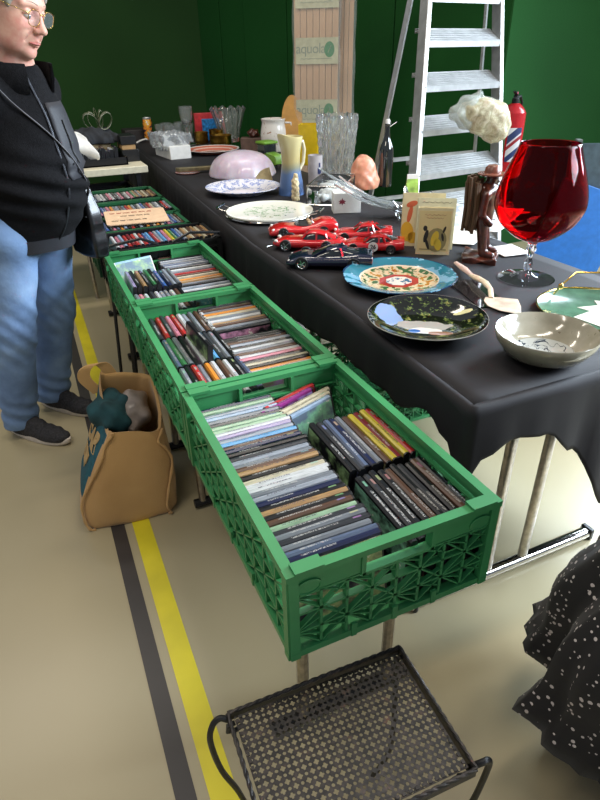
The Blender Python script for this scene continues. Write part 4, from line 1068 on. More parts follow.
# crystal freeform bowl with long points
def fin(mb, a, b, w0, w1, th, up):
    a, b, up = Vector(a), Vector(b), Vector(up); rings = []
    d = (b-a).normalized(); s = d.cross(up).normalized(); n = s.cross(d)
    for k in range(9):
        q = k/8; p = a.lerp(b, q)+up*(-.035*math.sin(PI*q)); w = w0*(1-q)+w1*q
        rings.append([p-s*w, p-s*w*.3+n*th*(1-q*.7), p+s*w*.3+n*th*(1-q*.7), p+s*w, p+s*w*.3-n*th*(1-q*.7)*.6, p-s*w*.3-n*th*(1-q*.7)*.6])
    mb.loft(rings)
mb = MB(); B = (0, 0, .045)
for tip, w in (((-.30, .30, .185), .03), ((-.27, .22, .13), .026), ((-.22, .27, .15), .024), ((-.17, .20, .10), .022), ((.11, .05, .09), .03), ((.05, .16, .10), .028), ((.10, -.07, .07), .03), ((-.02, -.10, .06), .028), ((-.10, .02, .08), .028), ((.02, .09, .09), .025)):
    fin(mb, B, tip, .034, w*.25, .016, (0, 0, 1))
mb.lathe([(.001, 0), (.055, 0), (.075, .01), (.085, .035), (.07, .06), (.05, .07), (.001, .05)], 24, mod=lambda r, z, a: (r*(1+.10*math.cos(8*a)), z))
tag(mb.build('crystal_bowl', CRYST, loc=(1.245, 1.52, TZ), ang=25), 'heavy crystal bowl with long swept glass points beside the books', 'bowl')
# green white tag pouch, cardboard, brochures
t = thing('sachet', (1.455, 1.86, TZ), 'little white and lime green sachet standing by the bottle', 'sachet', R(-20))
MB().loft([[(x*w, y*th, z) for x, y in ((-1, -1), (1, -1), (1, 1), (-1, 1))] for z, w, th in ((0, .03, .014), (.04, .03, .012), (.095, .026, .004), (.11, .026, .003))]).build('pouch', M('lime_print', '#9fc25a', .4, var=.2, vs=30), t)
MB().box((-.0265, -.0045, .078), (.0265, .0045, .112)).build('white_top', PAPER, t)
t = thing('cardboard_sheet', (1.55, 1.62, .70), 'flat torn piece of brown cardboard in front of the ladder', 'cardboard', rot=(R(-6), R(4), R(12)))
MB().prism([(-.2, -.14), (.35, -.14), (.42, .1), (.1, .16), (-.02, .24), (-.16, .06)], .0, .006).build('sheet', CARD, t, smooth=False)
def sheet(name, loc, w, l, rz, mat, label, curl=.02, cat='paper', img=None, rx=0):
    mb = MB(); vs = []; fs = []; n = 12
    for i in range(n+1):
        for j in range(n+1):
            x = (i/n-.5)*w; y = (j/n-.5)*l; vs.append((x, y, .001+curl*((i/n)**3+.4*(1-j/n)**3)))
    for i in range(n):
        for j in range(n): a = i*(n+1)+j; fs.append((a, a+n+1, a+n+2, a+1))
    mb.add(vs, fs); o = mb.build(name, mat, loc=loc, rz=rz); m = o.modifiers.new('t', 'SOLIDIFY'); m.thickness = .0007; m.offset = 1
    if rx: o.rotation_euler.x = rx
    return tag(o, label, cat)
BROCH = NT('brochure'); BROCH.base(BROCH.ramp(BROCH.noise(7, 3, .5), [(.42, '#e3e2e2'), (.5, '#a9b4c4'), (.56, '#e8e6e2'), (.66, '#4d5666')], 'CONSTANT')); BROCH.set(rough=.35); BROCH = BROCH.m
sheet('brochure', (1.37, 1.33, TZ+.012), .26, .34, R(28), BROCH, 'large glossy grey and white brochure behind the standing books', .035, 'brochure')
sheet('paper_sheet', (1.20, 1.20, TZ+.002), .16, .2, R(35), PAPER, 'white paper sheet with lifted corner behind the standing books', .02)
sheet('note', (1.265, .98, TZ+.002), .10, .12, R(-10), PAPER, 'small white note with faint writing between figurine and red glass', .003, 'note')
# far group on the table
def goblet(loc, s, label):
    mb = MB(); mb.lathe([(r*s, z*s) for r, z in smooth_prof([(.001, 0), (.04, 0), (.042, .003), (.02, .01), (.007, .022), (.006, .10), (.012, .115), (.03, .135), (.043, .17), (.048, .235), (.046, .235), (.04, .17), (.027, .14), (.001, .125)], 3)], 28)
    return tag(mb.build('goblet', CRYST, loc=loc, ang=60), label, 'glass')
goblet((1.075, 4.50, TZ), 1.12, 'tall stemmed cut glass goblet standing highest among the small glasses')
tum = None
for k, (x, y) in enumerate(((.93, 4.84), (1.00, 4.92), (1.06, 4.80), (.97, 4.70), (1.12, 4.94), (1.16, 4.80))):
    if tum is None:
        tum = MB().lathe([(.001, 0), (.030, 0), (.034, .004), (.047, .125), (.045, .125), (.032, .012), (.001, .01)], 24, mod=lambda r, z, a: (r*(1+.03*math.cos(12*a)), z)).build('tumbler', CRYST, loc=(x, y, TZ), ang=60)
        o = tum
    else: o = tum.copy(); COL.objects.link(o); o.location = (x, y, TZ)
    tag(o, 'clear ribbed glass tumbler in the cluster beside the tall goblet', 'glass', 'ribbed tumblers beside the goblet')
t = thing('glass_vase', (1.40, 4.42, TZ), 'large flared pressed glass vase full of wavy ribs, behind the brass pots', 'vase')
MB().lathe([(.001, 0), (.07, 0), (.075, .01)]+[(.075+.065*(k/14)**1.3, .01+.24*k/14) for k in range(15)]+[(.132, .25)]+[(.125-.06*k/8, .235-.2*k/8) for k in range(9)]+[(.001, .02)], 72, mod=lambda r, z, a: (r*(1+.06*math.cos(12*a+z*14)), z+.012*math.cos(12*a)*(z > .24))).build('body', CRYST, t, ang=40)
tag(MB().box((-.12, -.03, 0), (.12, .03, .20)).build('box', M('red_pack', '#c43a40', .4, var=.2, vs=20), loc=(1.32, 4.72, TZ), rz=R(-8), bevel=.003), 'red patterned pack standing behind the blue pack', 'pack')
tag(MB().box((-.075, -.02, .0), (.075, .02, .165)).build('box', M('blue_pack', '#2c7ed0', .35, var=.35, vs=50), loc=(1.30, 4.58, TZ), rz=R(-10), bevel=.003), 'bright blue pack standing behind the brass pots', 'pack')
BR = [(.001, 0), (.9, 0), (1, .12), (.96, .5), (1.0, .95), (1.03, 1), (.99, 1), (.93, .5), (.93, .1), (.001, .08)]
for loc, r, h, lab in (((1.27, 4.25, TZ), .085, .075, 'squat round brass pot nearest among the brass pots'), ((1.17, 4.45, TZ), .055, .085, 'small brass pot left behind the squat brass pot'), ((1.29, 4.42, TZ), .06, .10, 'taller brass pot right behind the squat brass pot')):
    tag(MB().lathe([(a*r, z*h) for a, z in BR], 32).build('brass_pot', BRASS, loc=loc, ang=50), lab, 'pot')
plate((1.0, 4.36, TZ), .12, [(.001, .004), (.7, .004), (1, .014), (1, .011), (.7, 0), (.001, 0)], CHROME, 'silver dish behind the white gift box', n=40, name='silver_dish', cat='dish')
tag(MB().box((-.085, -.05, 0), (.085, .05, .09)).build('wooden_box', M('grey_brown_box', '#5f4a40', .6, var=.15), loc=(1.38, 3.82, TZ), rz=R(-25), bevel=.003), 'small dull brown box beside the white blossom jug', 'box')
tag(from_sdf(lambda X, Y, Z: s_ell(X, Y, Z, (0, 0, .03), (.045, .035, .03))+.006*np.sin(X*120)*np.sin(Z*130), (-.06, -.05, -.01), (.06, .05, .07), .005).build('carved_ornament', WOODD, loc=(1.39, 3.82, TZ+.088)), 'dark brown carved ornament on top of the dull brown box', 'ornament')
# can with orange print
t = thing('drink_can', (.835, 4.88, TZ), 'tall dark can with orange and yellow print at the far end of the table', 'can', R(-100))
CANM = NT('can_print'); CANM.base(CANM.ramp(CANM.noise(17, 4, .6), [(.38, '#2b2733'), (.46, '#e08a2c'), (.56, '#e8b63a'), (.62, '#e9e2da'), (.66, '#b8433a')], 'CONSTANT')); CANM.set(rough=.25); CANM = CANM.m
MB().lathe([(.034, .012), (.038, .02), (.038, .155), (.034, .165)], 28).build('body', CANM, t)
MB().lathe([(.001, 0), (.028, 0), (.034, .012), (.034, .013), (.001, .013)], 28).build('bottom', ALU, t)
MB().lathe([(.001, .165), (.034, .165), (.035, .175), (.033, .178), (.030, .172), (.001, .171)], 28).build('lid', ALU, t)
# black case at the end of the table and a white ribbon arching over its side
tag(MB().box((-.11, -.10, 0), (.11, .10, .085)).build('case', M('dark_case', '#26211f', .6), loc=(.76, 5.03, TZ), bevel=.006), 'low dark brown case at the far left end of the black-clothed table', 'case')
pts = []
for k in range(16):
    a = R(90+k*6); pts.append((.80-.19*math.sin(R(k*6)), 4.80, .775-.20*(1-math.cos(R(k*6)))+.0*a))
mb = MB(); mb.loft([[(p[0], p[1]-.03, p[2]), (p[0], p[1]+.03, p[2]), (p[0]-.002, p[1]+.03, p[2]-.003), (p[0]-.002, p[1]-.03, p[2]-.003)] for p in pts])
tag(mb.build('paper_strip', PAPER, ang=50), 'white paper strip curling down over the far corner of the black cloth', 'paper strip')

# ------------------------------------------------------------------ cream table at the end of the crates, with its clutter
t = thing('side_table', (.10, 3.62, 0), 'cream-edged table crossing behind the farthest dark green crate', 'table')
MB().box((-.42, -.30, .745), (.40, .30, .785)).build('table_top', M('cream_laminate', '#cfc7ac', .5, var=.05), t, bevel=.004)
for x in (-.36, .34):
    for y in (-.26, .26): MB().box((x-.015, y-.015, 0), (x+.015, y+.015, .745)).build('leg', BLACKP, t, smooth=False)
TT = .786
t = thing('book_crate', (.21, 3.56, TT), 'open dark box of small cases on the cream table', 'box')
mb = MB(); mb.box((-.19, -.15, 0), (.19, .15, .008))
for a, b in (((-.19, -.15), (.19, -.142)), ((-.19, .142), (.19, .15)), ((-.19, -.15), (-.182, .15)), ((.182, -.15), (.19, .15))): mb.box((*a, 0), (*b, .045))
mb.build('box', BLACKP, t, smooth=False)
cl2 = ['black', 'white', 'white', 'white', 'black', 'silver', 'grey', 'black', 'brown', 'dark grey', 'white', 'black']
for k, c in enumerate(cl2):
    case_obj('', .05+.026*k, 3.50, TT+.010, PI/2, .1, CN[c], '%s small case, %s from the left in the dark box on the cream table' % (DN.get(c, c), ORD[k] if k else 'first'), 'small cases in the dark box', L=.12, T=.022, H=.07+.01*(k % 3), name='small_case', cat='case')
tag(MB().box((-.14, -.05, 0), (.14, .05, .10)).build('book_box', M('tan_box', '#9a8460', .7, var=.15), loc=(.20, 3.65, TT+.008), bevel=.003), 'tan coloured box standing behind the small cases', 'box')
def heap(X, Y, Z): return np.maximum(s_ell(X, Y, Z, (0, 0, .0), (.17, .11, .085))+.012*np.sin(X*38+1)*np.sin(Y*50)+.006*np.sin(X*90+Y*60), -Z)
tag(from_sdf(heap, (-.2, -.14, -.01), (.2, .14, .11), .008).build('cloth_heap', M('black_fabric', '#1c1f24', .8, var=.2, bump=.2), loc=(.24, 3.67, TT+.108)), 'dark crumpled cloth lying on the tan box', 'cloth')
def pap(X, Y, Z):
    s = .035*np.sin(X*22+1)+.02*np.sin(Z*40+X*18); return np.maximum(np.maximum(np.abs(Y-s)-.012, np.abs(X)-.11-.02*np.sin(Z*30)), np.abs(Z-.09+X*.3)-.09-.02*np.sin(X*35))
tag(from_sdf(pap, (-.15, -.09, -.05), (.15, .09, .25), .006).build('wrapping_paper', PAPER, loc=(.10, 3.42, TT+.01), rz=R(10)), 'crumpled white wrapping paper between the person and the ribbon bow', 'paper')
FOILM = M('silver_ribbon', '#b3b39c', .22, .6, var=.15, vs=30)
mb = MB()
for k, (a, rr_, tl) in enumerate(((R(20), .075, .5), (R(100), .07, 1.0), (R(160), .08, .4), (R(60), .06, .9), (R(210), .06, .7))):
    rings = []
    for q in range(13):
        u = PI*2*q/12; x = rr_*(math.cos(u)+1)*.6; z = .045*math.sin(u); c, s = math.cos(a), math.sin(a); p = Vector((x*c, x*s*.4+.01*k-.02, abs(x)*tl*.8+z+.05))
        rings.append([p+Vector((0, -.022, 0)), p+Vector((0, .022, .004)), p+Vector((0, .022, .007)), p+Vector((0, -.022, .003))])
    mb.loft(rings, closed=True)
tag(mb.build('ribbon_bow', FOILM, loc=(.30, 3.70, TT+.16), ang=60), 'silvery olive ribbon bow on the dark crumpled cloth', 'bow')
t = thing('album_stack', (.44, 3.62, TT), 'pile of dark and cream boxes at the right end of the cream table', 'boxes')
MB().box((-.05, -.10, 0), (.055, .10, .07)).build('lower_box', BLACKP, t, bevel=.002)
MB().box((-.045, -.09, .0705), (.04, .09, .10)).build('middle_box', CARD, t, bevel=.002)
MB().box((-.05, -.10, .1005), (.045, .09, .15)).build('upper_box', BLACKP, t, bevel=.002)
# dark crate under the cream table
crate(.38, .34, .17, BLACKP, 'black lattice crate standing under the front edge of the cream table', loc=(.22, 3.22, .50), detail=False)
t = thing('folding_bench', (.2, 3.42, 0), 'low folding table under the black lattice crate', 'table')
MB().box((-.2, -.2, .47), (.24, .16, .498)).build('table_top', BLACKP, t)
for x in (-.15, .2): MB().tube([(x, -.1, 0), (x, -.1, .47)], .012, 8).build('leg', STEEL, t)
# ------------------------------------------------------------------ packs of wood strips in clear film, leaning on the wall
WSTRIP = NT('light_wood_strips'); g = WSTRIP.coord(); v = WSTRIP.map(g, (45, 45, 1.5)); WSTRIP.base(WSTRIP.ramp(WSTRIP.noise(0, 4, .6, vec=WSTRIP.map(g, (55, 55, 1.2))), [(.3, '#a5805f'), (.5, '#bf9b7a'), (.7, '#d3b89a')])); WSTRIP.set(rough=.45); WSTRIP = WSTRIP.m
FILM = NT('pack_film'); FILM.base('#dfe6e2'); FILM.set(rough=.15, trans=.0, alpha=.16, spec=.8); FILM.bump(FILM.noise(14, 5, .6), .9, .01); FILM = FILM.m
LABEL = M('pack_label', '#b7b594', .5, var=.05); LGRN = M('label_green', '#2d7a45', .4, var=.05); LTXT = M('label_text', '#7f8a78', .5, var=0)
def pack(loc, rz, lean, W, H, D, ns, label, labels, txt=True):
    t = thing('wood_strip_pack', loc, label, 'wood pack', rot=(Matrix.Rotation(rz, 3, 'Z') @ Matrix.Rotation(lean, 3, 'X')).to_euler())
    mb = MB(); rr = random.Random(int(W*1000))
    for k in range(ns):
        x0 = -W/2+W*k/ns; x1 = x0+W/ns-.003; y = rr.uniform(0, .008)
        mb.box((x0, y, .02+rr.uniform(0, .02)), (x1, D, H-rr.uniform(0, .02)))
    mb.build('wood_strips', WSTRIP, t, smooth=False)
    mb = MB(); n = 20; rings = []
    for i in range(25):
        z = -.01+(H+.06)*i/24; rg = []
        for k in range(n):
            a = 2*PI*k/n; c, s = math.cos(a), math.sin(a)
            rg.append(((W/2+.014)*(abs(c)**.25)*(1 if c > 0 else -1)+.004*math.sin(i*1.7+k), D/2+(D/2+.016)*(abs(s)**.4)*(1 if s > 0 else -1)+.003*math.sin(i*2.3+k*2), z))
        rings.append(rg)
    mb.loft(rings, cap=False); mb.build('film', FILM, t)
    for z in labels:
        lb = MB().box((-W/2+.01, -.0065, z), (W/2-.0, -.0045, z+.155)).build('paper_label', LABEL, t, smooth=False)
        mb = MB().lathe([(.001, 0), (.034, 0), (.034, .001), (.001, .001)], 24); mb.xf(Matrix.Translation((W*.30, -.0066, z+.085)) @ Matrix.Rotation(R(90), 4, 'X') @ Matrix.Scale(1.35, 4, (0, 1, 0))); mb.build('green_badge', LGRN, lb)
        mb = MB(); mb.xf(Matrix()); 
        for (a, b) in ((-.02, .02), (-.012, .03), (.0, .034), (.012, .03), (-.005, .008)): mb.tube([(W*.30+a*.5, -.0082, z+.085+a), (W*.30+b*.3, -.0082, z+.085+b*.6)], .0016, 4)
        mb.build('badge_mark', LABEL, lb)
        mb = MB(); text_mb(mb, 'aquola', .085, frame((-W*.12, -.0068, z+.09), (1, 0, 0), (0, 0, 1)), .0004, .92)
        mb.build('label_lettering', LTXT, lb)
        mb = MB(); mb.tube([(-W*.36+.18*W/.25*q/20, -.0072, z+.032+.0025*math.sin(q*2.1)) for q in range(21)], .0013, 4); mb.build('label_lettering', LTXT, lb)
    return t
pk = pack((1.735, 3.50, .0), R(-32), R(-4), .30, 1.95, .05, 7, 'tall pack of pale wood strips in clear film with three paper labels', (.93, 1.30, 1.62))
pack((1.93, 3.47, .0), R(-32), R(-4), .13, 1.95, .035, 4, 'narrower film-wrapped wood pack leaning right behind the labelled pack', ())
# ------------------------------------------------------------------ stepladder
t = thing('stepladder', (1.75, 2.0, 0), 'aluminium stepladder standing open in front of the green wall', 'ladder')
O = Vector((1.75, 2.0, 0))
Lf = lambda z: Vector((1.43, 1.80, 0)).lerp(Vector((1.885, 2.48, 1.6)), z/1.6)-O
Rf = lambda z: Vector((2.10, 1.86, 0)).lerp(Vector((2.42, 2.56, 1.6)), z/1.6)-O
back = (Vector((0, .99, 0))+Vector((-.14, 0, 0))).normalized()
for fn in (Lf, Rf):
    mb = MB(); mb.beam(fn(0), fn(2.0), .028, .065, back.cross(Vector((0, 0, 1))).cross(fn(2)-fn(0)))
    mb.build('stile', ALU, t, smooth=False, bevel=.003)
for z in (.22, .42, .62, .80, 1.0, 1.2, 1.4, 1.6, 1.8):
    a, b = Lf(z), Rf(z); d = (b-a).normalized(); n = Vector((-d.y, d.x, 0)); mb = MB(); tl = Vector((0, 0, .06)); e = Vector((0, 0, .006))
    A4 = [a-n*.035, b-n*.035, b+n*.07+tl, a+n*.07+tl]
    mb.add(A4+[v-e for v in A4], [(0,1,2,3), (7,6,5,4), (0,4,5,1), (1,5,6,2), (2,6,7,3), (3,7,4,0)])
    for k in range(7):
        o = (n*.105+tl)*((k+.5)/7)-n*.035; mb.beam(a+o+Vector((0, 0, .001)), b+o+Vector((0, 0, .001)), .006, .003)
    mb.beam(a-n*.036-Vector((0, 0, .012)), b-n*.036-Vector((0, 0, .012)), .004, .028); mb.beam(a+n*.07+tl-Vector((0, 0, .010)), b+n*.07+tl-Vector((0, 0, .010)), .004, .022)
    mb.build('step', ALU, t, smooth=False)
RL = lambda z: Vector((1.84, 3.05, 0)).lerp(Vector((2.0, 2.68, 2.0)), z/2.0)-O
RR = lambda z: Vector((2.80, 3.0, 0)).lerp(Vector((2.50, 2.78, 2.0)), z/2.0)-O
for fn in (RL, RR): MB().beam(fn(.0), fn(2.0), .018, .032).build('rear_stile', ALU, t, smooth=False, bevel=.003)
for z in (.5, .75): MB().beam(RL(z), RR(z), .012, .025).build('brace', ALU, t, smooth=False)
mb = MB(); mb.box(tuple(Lf(2.0)+Vector((-.02, -.02, 0))), tuple(Rf(2.0)+Vector((.02, .22, .03)))); mb.build('top_platform', ALU, t, smooth=False)
for fn in (Lf, Rf): MB().beam(fn(0), fn(.04), .034, .07).build('rubber_foot', TIRE, t, smooth=False)
# clear bag hanging on the ladder
CREAMY = NT('cloudy_plastic'); CREAMY.base(CREAMY.ramp(CREAMY.noise(22, 5, .7, dist=1.5), [(.35, '#a89f84'), (.52, '#cfc7ab'), (.68, '#f0ebd8')])); CREAMY.set(rough=.2, trans=.25, ior=1.1, sss=.2); CREAMY.bump(CREAMY.noise(26, 4, .5, dist=1), .5, .006); CREAMY = CREAMY.m
def pbag(X, Y, Z):
    d = s_ell(X, Y, Z, (.02, 0, 0), (.115, .08, .085)); d = smin(d, s_ell(X, Y, Z, (.075, 0, -.06), (.06, .06, .06)), .05); d = smin(d, s_ell(X, Y, Z, (-.05, 0, .035), (.09, .055, .05)), .05)
    return d+.004*np.sin(X*55+Z*30)*np.sin(Z*50+1)+.002*np.sin(X*120)*np.sin(Y*90+Z*80)
t = thing('plastic_bag', (1.98, 2.03, 1.06), 'cloudy clear plastic bag of packaging tied to the ladder beside the extinguisher', 'bag', R(-12))
from_sdf(pbag, (-.19, -.12, -.16), (.19, .12, .12), .006).build('filled_bag', CREAMY, t)
FILM2 = NT('thin_film'); FILM2.base('#c9d2cb'); FILM2.set(rough=.2, alpha=.35); FILM2.bump(FILM2.noise(30, 4), .8, .01); FILM2 = FILM2.m
def pb2(X, Y, Z): return np.abs(s_ell(X, Y, Z, (-.07, .01, .03), (.115, .05, .08))+.01*np.sin(X*50)*np.sin(Z*60))-.0025
from_sdf(pb2, (-.21, -.06, -.08), (.08, .08, .13), .005).build('loose_film', FILM2, t)
# ------------------------------------------------------------------ fire extinguisher
EXR = M('extinguisher_red', '#c0232a', .25, var=.03, coat=.4)
t = thing('fire_extinguisher', (2.86, 2.78, .60), 'red fire extinguisher hanging on the green wall beside the ladder', 'fire extinguisher', R(-140))
MB().lathe(smooth_prof([(.001, .004), (.06, .0), (.078, .015), (.08, .05), (.08, .36), (.076, .40), (.05, .435), (.026, .452), (.001, .456)], 4), 40).build('cylinder', EXR, t)
MB().lathe([(.001, .45), (.024, .45), (.024, .475), (.016, .485), (.016, .50), (.001, .50)], 20).build('valve', TIRE, t)
MB().beam((-.02, 0, .50), (.10, 0, .525), .02, .008).build('lever', TIRE, t)
MB().beam((-.02, 0, .49), (.09, 0, .485), .02, .006).build('carry_handle', TIRE, t)
MB().tube([(.0, 0, .48), (-.05, .02, .49), (-.10, .03, .45), (-.105, .02, .3), (-.10, .01, .12)], .009, 8).build('hose', TIRE, t)
MB().lathe([(.001, 0), (.014, 0), (.014, .012), (.001, .012)], 16).xf(Matrix.Translation((.03, .0, .508))).build('seal', M('pink_seal', '#d05a7a', .4, var=0), t)
def patch(a0, a1, z0, z1, r, mat, nm):
    mb = MB(); n = 14; mb.loft([[(r*math.cos(R(a0+(a1-a0)*k/n)), r*math.sin(R(a0+(a1-a0)*k/n)), z) for k in range(n+1)]+[((r-.0008)*math.cos(R(a0+(a1-a0)*k/n)), (r-.0008)*math.sin(R(a0+(a1-a0)*k/n)), z) for k in range(n, -1, -1)] for z in (z0, z1)])
    return mb.build(nm, mat, t)
LBL = NT('extinguisher_label'); s = LBL.n('ShaderNodeSeparateXYZ'); g = LBL.coord('Generated'); LBL.l(g, s.inputs[0])
w1 = LBL.math('SUBTRACT', s.outputs[2], LBL.math('MULTIPLY', LBL.math('SUBTRACT', s.outputs[1], .5), .35))
c = LBL.ramp(w1, [(0, '#e4e2e4'), (.06, '#e4e2e4'), (.1, '#31406e'), (.30, '#dcdade'), (.50, '#9b2f35'), (.62, '#d9d4da'), (.68, '#3a466e'), (.93, '#e4e2e4')], 'CONSTANT'); LBL.base(c); LBL.set(rough=.3); LBL = LBL.m
patch(-5, 62, .10, .31, .0812, LBL, 'printed_label')
patch(-44, -14, .11, .245, .0812, M('green_grey_label', '#6f8a6c', .4, var=.2, vs=80), 'small_label')
patch(-40, -18, .26, .275, .0812, PAPER, 'small_label'); patch(-36, -22, .30, .345, .0812, M('grey_sticker', '#a6a29c', .4, var=.2), 'small_label')
MB().box((-.12, -.03, .15), (-.075, .03, .2)).build('wall_bracket', TIRE, t)
# ------------------------------------------------------------------ blue boards, grey frame right of the table
t = thing('blue_board', (2.36, 1.78, 0), 'bright blue plastic board leaning behind the red brandy glass', 'board', rot=(R(-6), R(18), R(-30)))
mb = MB(); mb.box((-.22, -.012, .0), (.18, .012, .74)); 

mb.build('board', M('blue_board_plastic', '#2f74c4', .5, var=.05), t, smooth=False, bevel=.004)
t = thing('metal_rack', (2.62, 1.75, 0), 'grey metal rack frame at the right edge beside the blue board', 'rack', R(-30))
for x in (-.2, .28): MB().box((x, -.02, 0), (x+.03, .02, .95)).build('post', M('grey_metal', '#6f7270', .45, .5), t, smooth=False, bevel=.003)
for z in (.28, .62): MB().box((-.2, -.02, z), (.31, .02, z+.035)).build('rail', STEEL, t, smooth=False, bevel=.003)
MB().box((-.17, -.004, .32), (.28, .004, .93)).build('panel', M('smoke_panel', '#4a5a63', .3, var=.1), t, smooth=False)
# dark storage things on the floor between table and wall
tag(MB().box((-.45, -.25, 0), (.45, .25, .42)).build('storage_box', M('black_storage', '#15161a', .6), loc=(2.05, 1.15, 0), rz=R(-25), bevel=.01), 'black storage box on the floor behind the right end of the table', 'box')

# ------------------------------------------------------------------ pierced metal stool
ST = .42
t = thing('metal_stool', (.049, -.107, 0), 'small black wrought iron stool with a pierced metal seat and curved scroll legs', 'stool', R(-2.5))
hx, hy = .162, .114
mb = MB(); nx_, ny_ = 30, 21; cw = 2*hx*.95/nx_; ch = 2*hy*.93/ny_
def square_pt(a, hw, hh): c, s = math.cos(a), math.sin(a); m = max(abs(c), abs(s)); return (hw*c/m, hh*s/m)
for i in range(nx_):
    for j in range(ny_):
        cx_ = -hx*.95+cw*(i+.5); cy_ = -hy*.93+ch*(j+.5); n = 16; vs = []
        for z in (0, -.0012):
            for k in range(n):
                a = 2*PI*k/n; p = square_pt(a, cw/2, ch/2); vs.append((cx_+p[0], cy_+p[1], ST+z))
            for k in range(n):
                a = 2*PI*k/n; rr_ = (.47*cw*(.62+.38*abs(math.cos(2*a))**1.2)) if (i+j) % 2 == 0 else .27*cw
                vs.append((cx_+rr_*math.cos(a), cy_+rr_*math.sin(a), ST+z))
        fs = []
        for k in range(n):
            k2 = (k+1) % n; fs += [(k, k2, n+k2, n+k), (2*n+k2, 2*n+k, 3*n+k, 3*n+k2), (n+k, n+k2, 3*n+k2, 3*n+k)]
        mb.add(vs, fs)
mb.build('pierced_seat', RUST, t, smooth=False)
mb = MB()
for a, b in (((-hx, -hy), (hx, -hy)), ((hx, -hy), (hx, hy)), ((hx, hy), (-hx, hy)), ((-hx, hy), (-hx, -hy))):
    L = math.dist(a, b); n = int(L/.004)
    for ph in (0, PI):
        mb.tube([(a[0]+(b[0]-a[0])*k/n+.0013*math.cos(k*.75+ph)*(abs(b[1]-a[1]) > 0), a[1]+(b[1]-a[1])*k/n+.0013*math.cos(k*.75+ph)*(abs(b[0]-a[0]) > 0), ST+.003+.0013*math.sin(k*.75+ph)) for k in range(n+1)], .0028, 6)
    mb.beam((*a, ST-.008), (*b, ST-.008), .003, .016)
mb.build('twisted_rim', RUST, t)
mb = MB()
for a, b in (((-hx+.012, -hy+.012), (hx-.012, -hy+.012)), ((hx-.012, -hy+.012), (hx-.012, hy-.012)), ((hx-.012, hy-.012), (-hx+.012, hy-.012)), ((-hx+.012, hy-.012), (-hx+.012, -hy+.012))):
    n = int(math.dist(a, b)/.011)
    for k in range(n): 
        p = Vector((a[0]+(b[0]-a[0])*(k+.2)/n, a[1]+(b[1]-a[1])*(k+.2)/n, ST+.001)); q = Vector((a[0]+(b[0]-a[0])*(k+.75)/n, a[1]+(b[1]-a[1])*(k+.75)/n, ST+.001)); mb.beam(p, q, .0045, .0022)
mb.build('embossed_border', RUST, t, smooth=False)
for s in (-1, 1):
    for sy in (-1, 1):
        y0 = sy*(hy-.012); mb = MB()
        mb.tube([(s*(hx-.02), y0, ST-.024), (s*(hx-.008), y0, ST-.031), (s*(hx+.006), y0, ST-.026), (s*(hx+.004), y0, ST-.012), (s*(hx-.008), y0, ST-.010)], .0042, 8)
        mb.build('corner_scroll', IRON, t)
for sx, sy, P in ((-1, 1, [(-hx, hy-.008, ST-.004), (-hx-.014, hy-.004, ST+.004), (-hx-.028, hy-.006, ST-.004), (-hx-.036, hy-.01, ST-.04), (-hx-.026, hy-.012, ST-.13), (-hx-.002, hy-.014, .20), (-hx+.012, hy-.014, .10), (-hx-.006, hy-.004, .03), (-hx-.02, hy, .006)]),
                  (1, -1, [(hx, -hy+.008, ST-.004), (hx+.014, -hy+.004, ST+.004), (hx+.028, -hy+.006, ST-.004), (hx+.036, -hy+.01, ST-.04), (hx+.026, -hy+.012, ST-.13), (hx+.002, -hy+.014, .20), (hx-.012, -hy+.014, .10), (hx+.006, -hy+.004, .03), (hx+.02, -hy, .006)]),
                  (-1, -1, [(-hx, -hy+.008, ST-.004), (-hx-.014, -hy+.004, ST+.004), (-hx-.028, -hy+.006, ST-.004), (-hx-.036, -hy+.01, ST-.04), (-hx-.026, -hy+.012, ST-.13), (-hx-.002, -hy+.014, .20), (-hx+.012, -hy+.014, .10), (-hx-.006, -hy+.004, .03), (-hx-.02, -hy, .006)]),
                  (1, 1, [(hx-.012, hy-.012, ST-.008), (hx-.02, hy-.03, ST-.08), (hx-.026, hy-.045, .26), (hx-.02, hy-.03, .14), (hx-.03, hy-.01, .04), (hx-.035, hy, .006)])):
    mb = MB(); mb.tube(smooth_sections(P, 6), .0052, 10); mb.build('leg', IRON, t)

